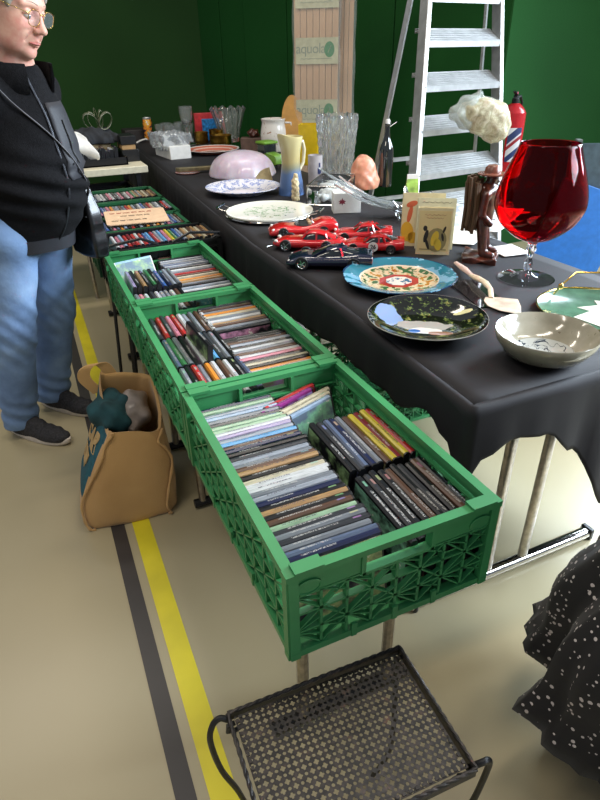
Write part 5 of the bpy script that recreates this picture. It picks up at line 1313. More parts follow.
# ------------------------------------------------------------------ jute shopping bag
JUTE = NT('jute'); g = JUTE.coord(); JUTE.base(JUTE.mix(.35, JUTE.ramp(JUTE.noise(6, 3), [(.3, '#b98c54'), (.7, '#cda269')]), JUTE.ramp(JUTE.noise(0, 2, .5, vec=JUTE.map(g, (60, 60, 700))), [(.3, '#a27a45'), (.7, '#dbb87c')]))); JUTE.set(rough=.9, sheen=.2)
JUTE.bump(JUTE.noise(380, 2), .5, .002); JUTE = JUTE.m
TEAL = M('teal_print', '#1f5560', .85, var=.12, vs=80, bump=.3, bs=380)
bg = thing('jute_bag', (-.125, 1.19, 0), 'full brown jute shopping bag with teal printed side standing on the floor lines', 'bag', R(-6))
def jbag():
    # rounded rectangular sack; rings from the floor up
    rings = []; n = 56; H = [0, .012, .05, .12, .20, .28, .34, .385, .40]
    for i, z in enumerate(H):
        q = z/.40; w = .162*(1-.12*q**1.5)*(1+.05*math.sin(q*3)); d = .155*(1-.30*q)*(1+.06*math.sin(q*PI)); rg = []
        if z == 0: w *= .95; d *= .93
        for k in range(n):
            a = 2*PI*k/n; c, s = math.cos(a), math.sin(a)
            x = (w if c > 0 else w*(1-.80*max(0, (q-.22)/.78)))*abs(c)**.42*(1 if c > 0 else -1); y = d*abs(s)**.42*(1 if s > 0 else -1)
            wob = .008*math.sin(a*5+q*7)*math.sin(q*PI)+.005*math.sin(a*11+q*15)
            zz = z
            if q > .6: zz += (q-.6)*(.14*(1 if y > 0 else -1.1)*abs(y)/d+.03*math.sin(a*3+1)-.06*max(0, c))
            rg.append((x*(1+wob*3)+.01*q*q, y*(1+wob*4)-.01*q, zz))
        rings.append(rg)
    return rings
rings = jbag(); mb = MB(); n = len(rings[0])
mb.loft(rings, cap=False); mb.add(rings[0], [tuple(range(n-1, -1, -1))])
for r_i in range(len(rings)-1):
    for j in range(n):
        p = Vector(rings[r_i][j])
        if p.x < -.03 and abs(p.y) < .125-.06*p.z and p.z > .10 and rings[0][j][0] < -.13: mb.m[r_i*n+j] = 1
inner = [[(x*.93, y*.9, z-.004) for x, y, z in rg] for rg in rings[4:]][::-1]
mb.loft([rings[-1]]+inner, cap=False)
body = mb.build('bag_body', [JUTE, TEAL], bg, ang=80); sm = body.modifiers.new('s', 'SUBSURF'); sm.levels = 1; sm.render_levels = 2
# seams
mb = MB()
for key in (lambda p: -p[0]*.9-p[1]*1.3, lambda p: p[0]*.9-p[1]*1.3):
    line_ = []
    for rg in rings: j = max(range(n), key=lambda k: key(rg[k])); line_.append(Vector(rg[j])+Vector((rg[j][0]*.02, rg[j][1]*.04, 0)))
    mb.tube(smooth_sections([tuple(p) for p in line_], 4), [.0045+.0012*math.sin(k*1.9) for k in range((len(line_)-1)*4+1)], 8)
mb.build('side_seam', JUTE, bg)
bv = BVHTree.FromPolygons([Vector(p) for p in mb.v], mb.f)
# lettering on the teal side, laid on the sack surface
bb = MB(); [bb.add(rg, []) for rg in ()]; bb.loft(rings, cap=False); bvh = BVHTree.FromPolygons([Vector(p) for p in bb.v], [f_ for f_ in bb.f])
tm = MB(); text_mb(tm, 'CAR', .07, Matrix.Identity(4), .001, bold=.004); tt = MB()
vs2 = []
for x, y, z in tm.v:
    py, pz = -x, y; hit = bvh.ray_cast(Vector((-.5, py*1.0-.01, .285+pz)), Vector((1, 0, 0)))
    hx_ = hit[0].x if hit[0] else -.18
    vs2.append((hx_-.003-(z*1.2), py-.01, .285+pz))
tt.add(vs2, tm.f)
tm = MB(); text_mb(tm, 'REF', .06, Matrix.Identity(4), .001, bold=.004); vs2 = []
for x, y, z in tm.v:
    py, pz = -x, y; hit = bvh.ray_cast(Vector((-.5, py*1.0-.01, .215+pz)), Vector((1, 0, 0)))
    hx_ = hit[0].x if hit[0] else -.18
    vs2.append((hx_-.003-(z*1.2), py-.01, .215+pz))
tt.add(vs2, tm.f); tt.build('lettering', M('jute_letters', '#b99a68', .9, var=.08), bg, smooth=False)
# handle and contents
mb = MB(); pts = smooth_sections([(-.03, .08, .39), (-.065, .075, .45), (-.05, .075, .49), (.0, .09, .485), (.035, .10, .39)], 6)
mb.loft([[(x-.02, y, z), (x+.02, y+.004, z), (x+.02, y+.008, z), (x-.02, y+.006, z)] for x, y, z in pts]); mb.build('handle', JUTE, bg)
def lump(c, r, f1, f2):
    return lambda X, Y, Z: s_ell(X, Y, Z, c, r)+.012*np.sin(X*f1+Z*20)*np.sin(Y*f2+1)+.006*np.sin(X*f2*1.7)*np.sin(Z*f1*1.5+Y*40)
o = from_sdf(lump((.0, .01, .35), (.07, .09, .06), 45, 50), (-.16, -.14, .24), (.12, .15, .46), .007).build('scarf', M('dark_teal_cloth', '#173f44', .85, var=.2, vs=20), loc=(-.125, 1.19, 0), rz=R(-6)); tag(o, 'dark teal bunched cloth stuffed in the top of the jute bag', 'cloth')
o = from_sdf(lump((.07, .02, .34), (.055, .085, .06), 50, 42), (-.02, -.13, .24), (.18, .15, .46), .007).build('grey_plastic_bag', M('grey_translucent_plastic', '#9c8f86', .3, var=.15, vs=18), loc=(-.125, 1.19, 0), rz=R(-6)); tag(o, 'greyish crumpled plastic bag in the jute bag beside the teal cloth', 'bag')

#--P3E--
#--P4S--
# ------------------------------------------------------------------ people
def skin_mat(name, c, c2):
    t = NT(name); t.base(t.mix(t.ramp(t.noise(28, 4, .6), [(.4, (0, 0, 0, 1)), (.65, (1, 1, 1, 1))]), c, c2)); t.set(rough=.48, sss=.12)
    t.b.inputs['Subsurface Radius'].default_value = (.012, .005, .003); t.bump(t.noise(350, 4), .12); return t.m
SKIN = skin_mat('skin', '#d9aa94', '#cf8f7e')
FLEECE = NT('black_fleece'); FLEECE.base(FLEECE.ramp(FLEECE.noise(120, 5, .7), [(.35, '#0b0b0d'), (.7, '#18181b')])); FLEECE.set(rough=.95, spec=.2); FLEECE.bump(FLEECE.noise(220, 5, .7), .7, .004); FLEECE = FLEECE.m
WOVEN = M('charcoal_woven', '#25262c', .6, var=.08, vs=300, bump=.15, bs=700)
DENIM = NT('denim'); g = DENIM.coord(); c = DENIM.ramp(DENIM.noise(5, 4, .6), [(.3, '#4b6690'), (.5, '#6f8fba'), (.7, '#8eaacb')])
c = DENIM.mix(.25, c, DENIM.ramp(DENIM.noise(0, 2, .5, vec=DENIM.map(g, (900, 900, 90))), [(.3, '#3a5480'), (.7, '#a9bfda')])); DENIM.base(c); DENIM.set(rough=.85); DENIM.bump(DENIM.noise(16, 4, .6), .4, .01); DENIM = DENIM.m
HAIR = NT('grey_hair'); g = HAIR.coord(); HAIR.base(HAIR.ramp(HAIR.noise(0, 4, .7, vec=HAIR.map(g, (220, 60, 260))), [(.3, '#77736b'), (.55, '#aaa69b'), (.75, '#cfccc2')])); HAIR.set(rough=.5); HAIR.bump(HAIR.noise(0, 4, .7, vec=HAIR.map(g, (220, 60, 260))), .9, .006); HAIR = HAIR.m
LEATHER = M('black_leather', '#0f0f11', .3, var=.1, coat=.25, bump=.2, bs=150)

def yawm(a): return np.array([[math.cos(a), -math.sin(a), 0], [math.sin(a), math.cos(a), 0], [0, 0, 1]])
def head_fn(face=True):
    """head in its own frame: +x face, +y left, +z up, origin between the ears"""
    def f(x, y, z):
        ay = np.abs(y)
        d = s_ell(x, y, z, (-.012, 0, .035), (.098, .077, .092))
        d = smin(d, s_ell(x, y, z, (.028, 0, -.022), (.064, .064, .088)), .03)
        d = smin(d, s_ell(x, y, z, (.040, 0, -.075), (.042, .046, .038)), .025)
        d = smin(d, s_ell(x, y, z, (.074, 0, -.098), (.018, .022, .016)), .015)      # chin
        d = smin(d, s_ell(x, ay, z, (.058, .036, -.040), (.026, .024, .026)), .02)    # cheeks
        d = smin(d, s_ell(x, ay, z, (.040, .046, -.075), (.026, .016, .024)), .02)    # jowls
        d = smin(d, s_cap(x, ay, z, (.088, .008, .022), (.072, .045, .020), .009, .008), .012)  # brow
        d = smax(d, -s_ell(x, ay, z, (.092, .031, .000), (.015, .018, .012)), .010)   # sockets
        d = smin(d, s_ell(x, ay, z, (.0778, .031, .0015), (.0132, .0145, .0105)), .003)   # lids
        d = smin(d, s_cap(x, y, z, (.088, 0, .008), (.106, 0, -.028), .0085, .0105), .008)  # nose
        d = smin(d, s_ell(x, y, z, (.111, 0, -.033), (.011, .012, .010)), .006)
        d = smin(d, s_ell(x, ay, z, (.100, .012, -.037), (.010, .007, .0075)), .004)
        d = smin(d, s_ell(x, y, z, (.086, 0, -.055), (.012, .018, .012)), .01)
        d = smin(d, s_cap(x, ay, z, (.0965, .0, -.0625), (.086, .020, -.066), .0048, .003), .003)
        d = smin(d, s_cap(x, ay, z, (.0950, .0, -.0735), (.086, .017, -.071), .0058, .003), .003)
        d = smax(d, -s_cap(x, ay, z, (.1015, 0, -.0678), (.090, .020, -.0690), .0016), .0015)
        d = smax(d, -s_cap(x, ay, z, (.094, .020, -.040), (.080, .034, -.066), .0012), .006)   # nasolabial fold
        e = s_ell(x, ay, z, (-.012, .079, -.006), (.020, .009, .032)); e = smax(e, -s_ell(x, ay, z, (-.006, .090, -.004), (.011, .007, .019)), .004)
        d = smin(d, e, .004)
        return d
    return f
class Pose:
    def __init__(s, origin, yaw): s.o = np.array(origin, float); s.yaw = yaw
    def w(s, p): c, q = math.cos(s.yaw), math.sin(s.yaw); return np.array([s.o[0]+c*p[0]-q*p[1], s.o[1]+q*p[0]+c*p[1], s.o[2]+p[2]])
def hand_cap(side, wrist, d, palm_n, curl=.6):
    """list of capsules (a, b, ra, rb) for a relaxed hand; d = pointing direction, palm_n = palm normal"""
    d = np.array(d, float)/np.linalg.norm(d); n = np.array(palm_n, float); n = n-d*(n@d); n /= np.linalg.norm(n); s = np.cross(d, n)*side
    W = np.array(wrist, float); caps = [(W, W+d*.04, .021, .022)]
    for k, (off, L) in enumerate(((-.027, .058), (-.009, .072), (.009, .078), (.027, .070))):
        kn = W+d*.082+s*off*1.05-d*abs(off-.009)*.2; caps.append((W+d*.03+s*off*.6, kn, .0135, .0095))
        dirn = d.copy(); p = kn
        for j, q in enumerate((.42, .32, .26)):
            a = curl*(.35+.35*j); dirn = dirn*math.cos(a)+n*math.sin(a); dirn /= np.linalg.norm(dirn); p2 = p+dirn*L*q; caps.append((p, p2, .0092-.0008*j, .0084-.0008*j)); p = p2
    tb = W+d*.022+s*.024; t1 = tb+(d*.6+s*.62+n*.4)*.038; t2 = t1+(d*.85+s*.25+n*.45)*.028
    caps += [(tb, t1, .0125, .011), (t1, t2, .0105, .0085)]
    return caps
def union(caps, k=.006):
    def f(X, Y, Z):
        d = None
        for a, b, ra, rb in caps:
            q = s_cap(X, Y, Z, a, b, ra, rb); d = q if d is None else smin(d, q, k)
        return d
    return f
def bbox(caps, pad):
    P = np.array([p for c in caps for p in (c[0], c[1])]); return P.min(0)-pad, P.max(0)+pad

# ---- woman in the black fleece jacket
ROOT = Vector((-.36, 1.86, 0))
pw = thing('person', tuple(ROOT), 'person in black fleece jacket and blue jeans looking down at the crates', 'person')
T0 = Matrix.Translation(-ROOT)
A = lambda *p: np.array(p, float)
Fd = A(.72, -.69, 0); Ld = A(.69, .72, 0)
ankR, ankL = A(-.455, 1.80, .09), A(-.315, 1.975, .09)
kneR, kneL = A(-.385, 1.735, .47), A(-.225, 1.93, .47)
pel = A(-.245, 1.76, .88); hipR, hipL = pel-Ld*.09-A(0, 0, .02), pel+Ld*.09-A(0, 0, .02)
bel = A(-.215, 1.735, 1.0); che = A(-.19, 1.72, 1.17); neb = A(-.168, 1.70, 1.33)
shR, shL = che-Ld*.17+A(-.0, 0, .10), che+Ld*.135-Fd*.02+A(0, 0, .09)
elR, elL = shR+A(-.07, -.02, -.27)-Fd*.12-Ld*.04, shL-Ld*.01+A(0, 0, -.26)-Fd*.11
wrR, wrL = elR-Fd*.03+A(0, 0, -.24), elL-Fd*.06-Ld*.05+A(0, 0, -.22)
HC = Vector((-.142, 1.66, 1.50))
hm = Matrix.Translation(HC) @ Matrix.Scale(1.07, 4) @ Matrix.Rotation(R(-38), 4, 'Z') @ Matrix.Rotation(R(20), 4, 'Y') @ Matrix.Rotation(R(-3), 4, 'X')
hinv = np.array(hm.inverted())
def in_head(X, Y, Z):
    m = hinv; return (m[0][0]*X+m[0][1]*Y+m[0][2]*Z+m[0][3], m[1][0]*X+m[1][1]*Y+m[1][2]*Z+m[1][3], m[2][0]*X+m[2][1]*Y+m[2][2]*Z+m[2][3])
caps = [(hipR, kneR, .072, .055), (kneR, ankR, .056, .034), (hipL, kneL, .072, .055), (kneL, ankL, .056, .034),
        (ankR, ankR+Fd*.14-A(0, 0, .058), .030, .020), (ankL, ankL+Fd*.14-A(0, 0, .058), .030, .020),
        (hipR, hipL, .085, .085), (pel, bel, .10, .11), (bel, che, .12, .125), (che, neb, .11, .06),
        (shR, shL, .055, .055), (shR, elR, .045, .036), (elR, wrR, .035, .024), (shL, elL, .045, .036), (elL, wrL, .035, .024),
        (neb-A(0, 0, .03), A(*HC)+A(-.012, .012, -.06), .056, .052)]
hands = hand_cap(1, wrR, A(0, 0, -1), Ld, .5)+hand_cap(-1, wrL, A(0, 0, -1), -Ld, .7)
hb = [np.array(x) for x in bbox(hands[:20], .05)]
def body(X, Y, Z):
    d = union(caps, .03)(X, Y, Z); d = smin(d, union(hands, .004)(X, Y, Z), .008)
    x, y, z = in_head(X, Y, Z); return smin(d, head_fn()(x, y, z), .018)
# coarse body plus fine head share one implicit surface; the head band is sampled finely
bm_ = from_sdf(body, (-.72, 1.38, 0), (.14, 2.20, 1.30), .0075, T0)
def body_hi(X, Y, Z): return body(X, Y, Z)
mb2 = from_sdf(body_hi, (-.38, 1.45, 1.2825), (.08, 1.88, 1.68), .0032, T0)
# keep only what lies above the seam in the fine piece and below it in the coarse one
def clip(mb, z, above):
    keep = [i for i, f_ in enumerate(mb.f) if all((mb.v[k][2] >= z) if above else (mb.v[k][2] <= z+.012) for k in f_)]
    mb.f = [mb.f[i] for i in keep]; mb.m = [mb.m[i] for i in keep]; return mb
clip(bm_, 1.285, False); o0 = len(bm_.v); bm_.add(mb2.v, mb2.f)
bodyo = bm_.build('body', SKIN, pw, ang=180)
# lips tint, eyebrows, eyes
def onhead(mb, nm, mat, ang=60): return mb.xf(T0 @ hm).build(nm, mat, pw, ang=ang)
for s in (-1, 1):
    e = MB(); e.ell((.0772, s*.031, -.0035), (.0128, .0125, .0110), 16, 12); e.xf(T0 @ hm); eo = e.build('eye', M('eye_white', '#d8d2cc', .2, var=0), pw)
    e = MB(); e.ell((.0886, s*.031, -.0080), (.0020, .0045, .0045), 14, 8); e.xf(T0 @ hm); e.build('iris', M('iris', '#3f4a52', .15, var=0), eo)
    e = MB(); e.tube([(.0925-.012*k/8-(.002 if k > 5 else 0), s*(.020+.026*k/8), -.0005+.004*math.sin(PI*k/8)-.0015) for k in range(9)], .0016, 6); onhead(e, 'eyelid_crease', M('lid', '#b5766a', .5, var=0))
    e = MB(); e.tube([(.0965-.018*k/8, s*(.014+.032*k/8), .0245+.004*math.sin(PI*k/8)) for k in range(9)], [.0022]*8+[.001], 6, flat=.6); onhead(e, 'eyebrow', M('grey_brow', '#a5978a', .8, var=.1))
e = MB(); e.tube([(.1000-.0145*(abs(k-5)/5)**1.6, .0215*(k-5)/5, -.0680-.0012*abs(k-5)/5) for k in range(11)], [.001]+[.0042]*9+[.001], 8, flat=.75); onhead(e, 'lips', M('lips', '#b4685f', .4, var=.05))
# glasses
def ring(s):
    P = []
    for k in range(28):
        a = 2*PI*k/28; c, q = math.cos(a), math.sin(a); P.append((.104-.10*abs(.031+.024*c)*.35, s*(.0325+.0245*(abs(c)**.8)*(1 if c > 0 else -1)), -.006+.0195*(abs(q)**.8)*(1 if q > 0 else -1)))
    return P
mb = MB()
for s in (-1, 1): mb.tube(ring(s), .00115, 6, closed=True)
mb.tube([(.1035, -.009, .004), (.106, 0, .0065), (.1035, .009, .004)], .0011, 6)
for s in (-1, 1): mb.tube([(.1015, s*.0575, .004), (.095, s*.068, .006), (.04, s*.0765, .008), (-.01, s*.082, .010), (-.028, s*.081, -.004)], .0011, 6)
go = onhead(mb, 'glasses_frame', GOLD)
LENS = NT('lens'); LENS.base('#e8eef0'); LENS.set(rough=.03, alpha=.05, spec=.3); LENS = LENS.m
for s in (-1, 1):
    P = ring(s); mb = MB(); mb.add([(x-.0004, y, z) for x, y, z in P]+[(x+.0006, y, z) for x, y, z in P], [tuple(range(28)), tuple(range(55, 27, -1))]); mb.xf(T0 @ hm).build('lens', LENS, go)
# hair
def hairf(X, Y, Z):
    x, y, z = in_head(X, Y, Z); ay = np.abs(y)
    d = s_ell(x, y, z, (-.022, 0, .042), (.108, .091, .098)); d = smin(d, s_ell(x, y, z, (-.055, 0, -.02), (.062, .078, .075)), .03)
    d = smin(d, s_ell(x, ay, z, (.022, .066, .045), (.045, .022, .05)), .02)
    cut_ = s_ell(x, y, z, (.115, 0, -.02), (.085, .085, .092)); cut2 = s_ell(x, ay, z, (.03, .105, -.045), (.052, .06, .06))
    d = smax(d, -cut_, .012); d = smax(d, -cut2, .01)
    d = smax(d, -s_ell(x, y, z, (.01, 0, -.12), (.1, .12, .06)), .01)
    return d+.0013*np.sin(y*190+x*60+z*30)*np.sin(z*70+x*50)+.0012*np.sin(x*230+z*60+y*90)
from_sdf(hairf, (-.34, 1.44, 1.34), (.08, 1.86, 1.72), .0035, T0).build('hair', HAIR, pw, ang=180)
# jeans
jc = [(hipR-A(0, 0, .03), kneR, .094, .080), (kneR, ankR-A(0, 0, .03), .078, .070), (hipL-A(0, 0, .03), kneL, .094, .080), (kneL, ankL-A(0, 0, .03), .078, .070), (hipR, hipL, .108, .108), (pel, pel+A(0, 0, .03), .118, .118)]
def jeans(X, Y, Z):
    d = union(jc, .035)(X, Y, Z)
    for kp in (kneR, kneL): d = d+.0035*np.sin((Z-kp[2])*70+(X-kp[0])*60+(Y-kp[1])*40)*np.exp(-((Z-kp[2])/.12)**2)*np.sin(X*40+Z*12)
    d = d+.005*np.sin(Z*90+X*45)*np.exp(-((Z-.13)/.06)**2)+.003*np.sin(Z*24+Y*40)*np.sin(X*30+Z*17)
    return np.maximum(d, .052-Z)
from_sdf(jeans, (-.62, 1.50, .03), (.04, 2.14, 1.06), .0065, T0).build('jeans', DENIM, pw, ang=180)
# shoes
def shoe(ank, nm):
    yaw_ = math.atan2(Fd[1], Fd[0])-R(3); m = Matrix.Translation(T0 @ Vector((ank[0], ank[1], 0))) @ Matrix.Rotation(yaw_, 4, 'Z')
    up = lambda X, Y, Z: np.maximum(smin(smin(s_ell(X, Y, Z, (.15, .0, .03), (.095, .044, .038)), s_ell(X, Y, Z, (.03, 0, .05), (.085, .042, .062)), .03), s_cap(X, Y, Z, (-.005, 0, .06), (-.005, 0, .105), .042), .03)+.0018*np.sin(X*150+np.abs(Y)*90)*(Z > .03), .018-Z)
    s = thing  # noqa
    o = from_sdf(up, (-.09, -.07, .0), (.26, .07, .125), .004, m).build('shoe', M('knit_shoe', '#2d2c2e', .8, var=.35, vs=140, bump=.4, bs=400), pw, ang=180)
    mb = MB(); rings = []
    for z, k in ((.001, .96), (.006, 1.0), (.024, 1.02), (.028, .99)):
        rg = []
        for j in range(36):
            a = 2*PI*j/36; c, q = math.cos(a), math.sin(a); x = .083+.165*k*c; w = (.040+.008*c)*k; rg.append((x, w*q*(1 if abs(q) > .01 else 1), z+(.008*max(0, c)**3)))
        rings.append(rg)
    mb.loft(rings); mb.xf(m).build('sole', M('pale_sole', '#d6cbbd', .6, var=.05), o, ang=50)
    mb = MB()
    for k in range(7):
        x = .055+.018*k; z = .094-.006*k-.0009*k*k
        mb.tube([(x-.01, -.036, z-.035), (x+.003, -.02, z-.008), (x+.009, 0, z+.001), (x+.003, .02, z-.008), (x-.01, .036, z-.035)], .0035, 6, flat=.6)
    mb.xf(m).build('laces', TIRE, o)
shoe(ankR, 'r'); shoe(ankL, 'l')
# jacket
jk = [(pel+A(0, 0, -.02), bel, .158, .165), (bel+Fd*.03, che, .162, .148), (che, neb-A(0, 0, .03), .145, .085), (shR, shL, .078, .078)]
def jacket(X, Y, Z):
    d = union(jk, .05)(X, Y, Z)
    # squash the trunk front to back a little
    d = smin(d, s_ell(X, Y, Z, tuple(bel+Fd*.05+A(0, 0, .02)), (.155, .155, .20)), .05)
    sl = smin(union([(shR, elR, .074, .062), (elR, wrR-A(0, 0, -.01), .060, .045)], .02)(X, Y, Z), union([(shL, elL, .070, .058), (elL, wrL-A(0, 0, -.01), .056, .043)], .02)(X, Y, Z), .01)
    d = smin(d, sl, .025)
    for e_ in (elR, elL): d = d+.005*np.sin((Z-e_[2])*95+X*30)*np.exp(-((Z-e_[2])/.09)**2)
    d = d+.003*np.sin(Z*31+X*22+Y*27)*np.sin(X*25+Z*14)
    d = smax(d, -(Z-.795)+0*X, .012)
    # neck opening
    nk = s_cap(X, Y, Z, tuple(neb-A(0, 0, .02)), tuple(neb+A(.02, -.02, .12)), .058, .062)
    return smax(d, -nk, .01)
jmb = from_sdf(jacket, (-.66, 1.42, .76), (.14, 2.10, 1.44), .0075, T0)
jo = jmb.build('jacket', FLEECE, pw, ang=180)
jb = BVHTree.FromPolygons([Vector(p) for p in jmb.v], jmb.f)
def on_jacket(lat, z, off=.003, hd=0):
    """point on the jacket front at lateral offset lat (towards the person's left) and height z"""
    c = che*max(0, (z-1.0)/.17)+bel*(1-max(0, (z-1.0)/.17)) if z < 1.17 else che
    f2 = Vector(Fd*math.cos(hd)+Ld*math.sin(hd)); l2 = Vector(Ld)
    p = T0 @ Vector((c[0], c[1], z))+l2*lat+f2*.6
    h = jb.ray_cast(p, -f2)
    if h[0] is None: return None
    return h[0]+h[1]*off
# hem band
mb = MB(); rings = []
bcx = (T0 @ Vector(tuple(pel)))
for z in (.785, .83):
    rg = []
    for k in range(40):
        a = 2*PI*k/40; dv = Vector((math.cos(a), math.sin(a), 0)); h = jb.ray_cast(Vector((bcx.x, bcx.y, .825))+dv*.21, -dv)
        q = h[0] if h[0] is not None else Vector((bcx.x, bcx.y, .82))+dv*.17
        if (q-Vector((bcx.x, bcx.y, .825))).length < .12 or (q-Vector((bcx.x, bcx.y, .825))).length > .2: q = Vector((bcx.x, bcx.y, .82))+dv*.17
        rg.append((q.x+dv.x*(.004 if z > .8 else -.004), q.y+dv.y*(.004 if z > .8 else -.004), z))
    rings.append(rg)
mb.loft(rings); mb.build('hem_band', WOVEN, jo, ang=60)
# zip, chest panel, pocket zip
def smooth_pts(P, it=4):
    P = [Vector(p) for p in P]
    for _ in range(it): P = [P[0]]+[(P[i-1]+P[i]*2+P[i+1])/4 for i in range(1, len(P)-1)]+[P[-1]]
    return [tuple(p) for p in P]
zp = [on_jacket(-.035+.004*math.sin(k*.7), .81+.50*k/26, .002) for k in range(27)]; zp = smooth_pts([p for p in zp if p is not None])
if len(zp) > 3: MB().tube(zp, .0045, 6, flat=.5).build('zip', M('zip_teeth', '#3c3d42', .35, .6, var=.2, vs=300), jo)
mb = MB(); G = []
for i in range(13):
    row = []
    for j in range(9):
        z = 1.015+.225*i/12; lat = -.022+.135*j/8
        row.append(on_jacket(lat, z, .0035))
    G.append(row)
vs, fs, idx = [], [], {}
for i, row in enumerate(G):
    for j, p in enumerate(row):
        if p is not None: idx[i, j] = len(vs); vs.append(tuple(p))
for i in range(12):
    for j in range(8):
        q = [(i, j), (i, j+1), (i+1, j+1), (i+1, j)]
        if all(k in idx for k in q) and max((Vector(vs[idx[a]])-Vector(vs[idx[b]])).length for a in q for b in q) < .09: fs.append(tuple(idx[k] for k in q))
mb.add(vs, fs); po = mb.build('chest_panel', WOVEN, jo, ang=80); m_ = po.modifiers.new('s', 'SOLIDIFY'); m_.thickness = .002
zz = [on_jacket(.02+.012*k/10, 1.19-.13*k/10, .006) for k in range(11)]; zz = [tuple(p) for p in zz if p is not None]
if len(zz) > 3: MB().tube(zz, .0022, 6).build('pocket_zip', TIRE, jo)
# stand-up collar, open at the front
nb = T0 @ Vector(tuple(neb-A(0, 0, .035))); mb = MB(); rings = []
for k in range(29):
    a = R(-150+300*k/28)+math.pi+math.atan2(Fd[1], Fd[0]); dv = Vector((math.cos(a), math.sin(a), 0)); fr = abs(k-14)/14
    b0 = nb+dv*(.094+.014*fr)+Vector((0, 0, .0-.03*fr)); b1 = nb+dv*(.088+.030*fr**2)+Vector((0, 0, .072-.022*fr)); 
    rings.append([b0, (b0+b1)/2+dv*.004, b1, b1-dv*.010+Vector((0, 0, .002)), (b0+b1)/2-dv*.008, b0-dv*.012])
mb.loft(rings); mb.build('collar', FLEECE, jo, ang=80)
sh = MB(); sh.ell(tuple(T0 @ Vector(tuple(neb+Fd*.045-A(0, 0, .012)))), (.03, .03, .035), 16, 10); sh.build('shirt', PAPER, pw)
# strap and handbag
st = []
for k in range(24):
    q = k/23; lat = -.17+.30*q; z = 1.33-.43*q; p = on_jacket(lat, z, .007)
    if p is not None: st.append(p-(T0 @ Vector((0, 0, 0))))
bagL = Vector((-.040, 1.775, .84))
sb = thing('handbag', tuple(bagL), 'flat black leather handbag hanging on a long strap at the person\'s hip', 'handbag', R(-68))
pts = [Vector(p) for p in smooth_pts(st, 5)]+[bagL+Vector((-.005, -.02, .125))]
im = Matrix.Translation(bagL) @ Matrix.Rotation(R(-68), 4, 'Z'); im = im.inverted()
mb = MB(); mb.tube([im @ p for p in pts], .0062, 8, flat=.4); mb.build('strap', M('strap_leather', '#6d6c70', .3, var=.1, coat=.3), sb)
def hbag(X, Y, Z):
    th = .034-.018*np.clip((Z+.02)/.14, 0, 1)
    d = np.sqrt(np.maximum(np.abs(X)-.075+.25*np.maximum(Z, 0), 0)**2+np.maximum(np.abs(Z+.0)-.115, 0)**2+np.maximum(np.abs(Y)-th*.55, 0)**2)-.012
    return d+.003*np.sin(Z*60+X*30)
from_sdf(hbag, (-.12, -.06, -.14), (.12, .06, .14), .005).build('bag_body', LEATHER, sb, ang=180)
mb = MB(); mb.tube([(-.07, -.03, .03), (0, -.034, .02), (.07, -.03, .03)], .003, 6); mb.build('flap_seam', LEATHER, sb)

# ---- visitor in the dotted black dress, only hem and sleeve reach into the picture
DOT = NT('dotted_fabric'); g = DOT.coord(); v = DOT.n('ShaderNodeTexVoronoi', feature='F1'); v.inputs['Scale'].default_value = 75; DOT.l(g, v.inputs['Vector'])
rn = DOT.n('ShaderNodeSeparateColor'); DOT.l(v.outputs['Color'], rn.inputs[0])
dot = DOT.math('MULTIPLY', DOT.math('LESS_THAN', v.outputs['Distance'], DOT.math('MULTIPLY_ADD', rn.outputs[1], .18, .14)), DOT.math('GREATER_THAN', rn.outputs[0], .25))
DOT.base(DOT.mix(dot, '#0d0b10', '#c4bab9')); DOT.set(rough=.8, sheen=.1); DOT.bump(DOT.noise(60, 3), .15); DOT = DOT.m
CHIFF = NT('dotted_chiffon'); CHIFF.base(DOT and '#4b484b'); CHIFF.set(rough=.7, alpha=.8); CHIFF = CHIFF.m
R2 = Vector((.775, -.265, 0))
p2 = thing('person', tuple(R2), 'person in a black dress with white dots, ruffled sleeve and skirt at the right edge', 'person')
T2 = Matrix.Translation(-R2)
F2 = A(-.35, .94, 0); L2 = A(-.94, -.35, 0)
c0 = A(R2.x, R2.y, 0)
hR, hL = c0-L2*.09+A(0, 0, .88), c0+L2*.09+A(0, 0, .88)
aR, aL = c0-L2*.10+A(0, 0, .09), c0+L2*.10+A(0, 0, .09)
s1, s2 = c0-L2*.17+A(0, 0, 1.33), c0+L2*.17+A(0, 0, 1.33)
e2 = s2+L2*.025+A(0, 0, -.27)-F2*.02; w2 = e2+F2*.08+L2*.00+A(0, 0, -.24)
e1 = s1-L2*.06+A(0, 0, -.27); w1 = e1+F2*.06+A(0, 0, -.24)
hc2 = Matrix.Translation(Vector(c0)+Vector((0, 0, 1.52))+Vector(F2)*.03) @ Matrix.Rotation(math.atan2(F2[1], F2[0]), 4, 'Z') @ Matrix.Rotation(R(15), 4, 'Y')
h2i = np.array(hc2.inverted())
caps2 = [(hR, aR, .08, .038), (hL, aL, .08, .038), (aR, aR+F2*.15-A(0, 0, .06), .035, .022), (aL, aL+F2*.15-A(0, 0, .06), .035, .022), (hR, hL, .10, .10),
         (c0+A(0, 0, .9), c0+A(0, 0, 1.15), .12, .11), (c0+A(0, 0, 1.15), c0+A(0, 0, 1.34), .115, .06), (s1, s2, .05, .05), (s1, e1, .042, .034), (e1, w1, .033, .023),
         (s2, e2, .042, .034), (e2, w2, .033, .023), (c0+A(0, 0, 1.32), c0+F2*.02+A(0, 0, 1.45), .052, .050)]
hd2 = hand_cap(1, w1, A(0, 0, -1), L2, .5)+hand_cap(-1, w2, A(0, 0, -1)+F2*.2, -L2, .5)
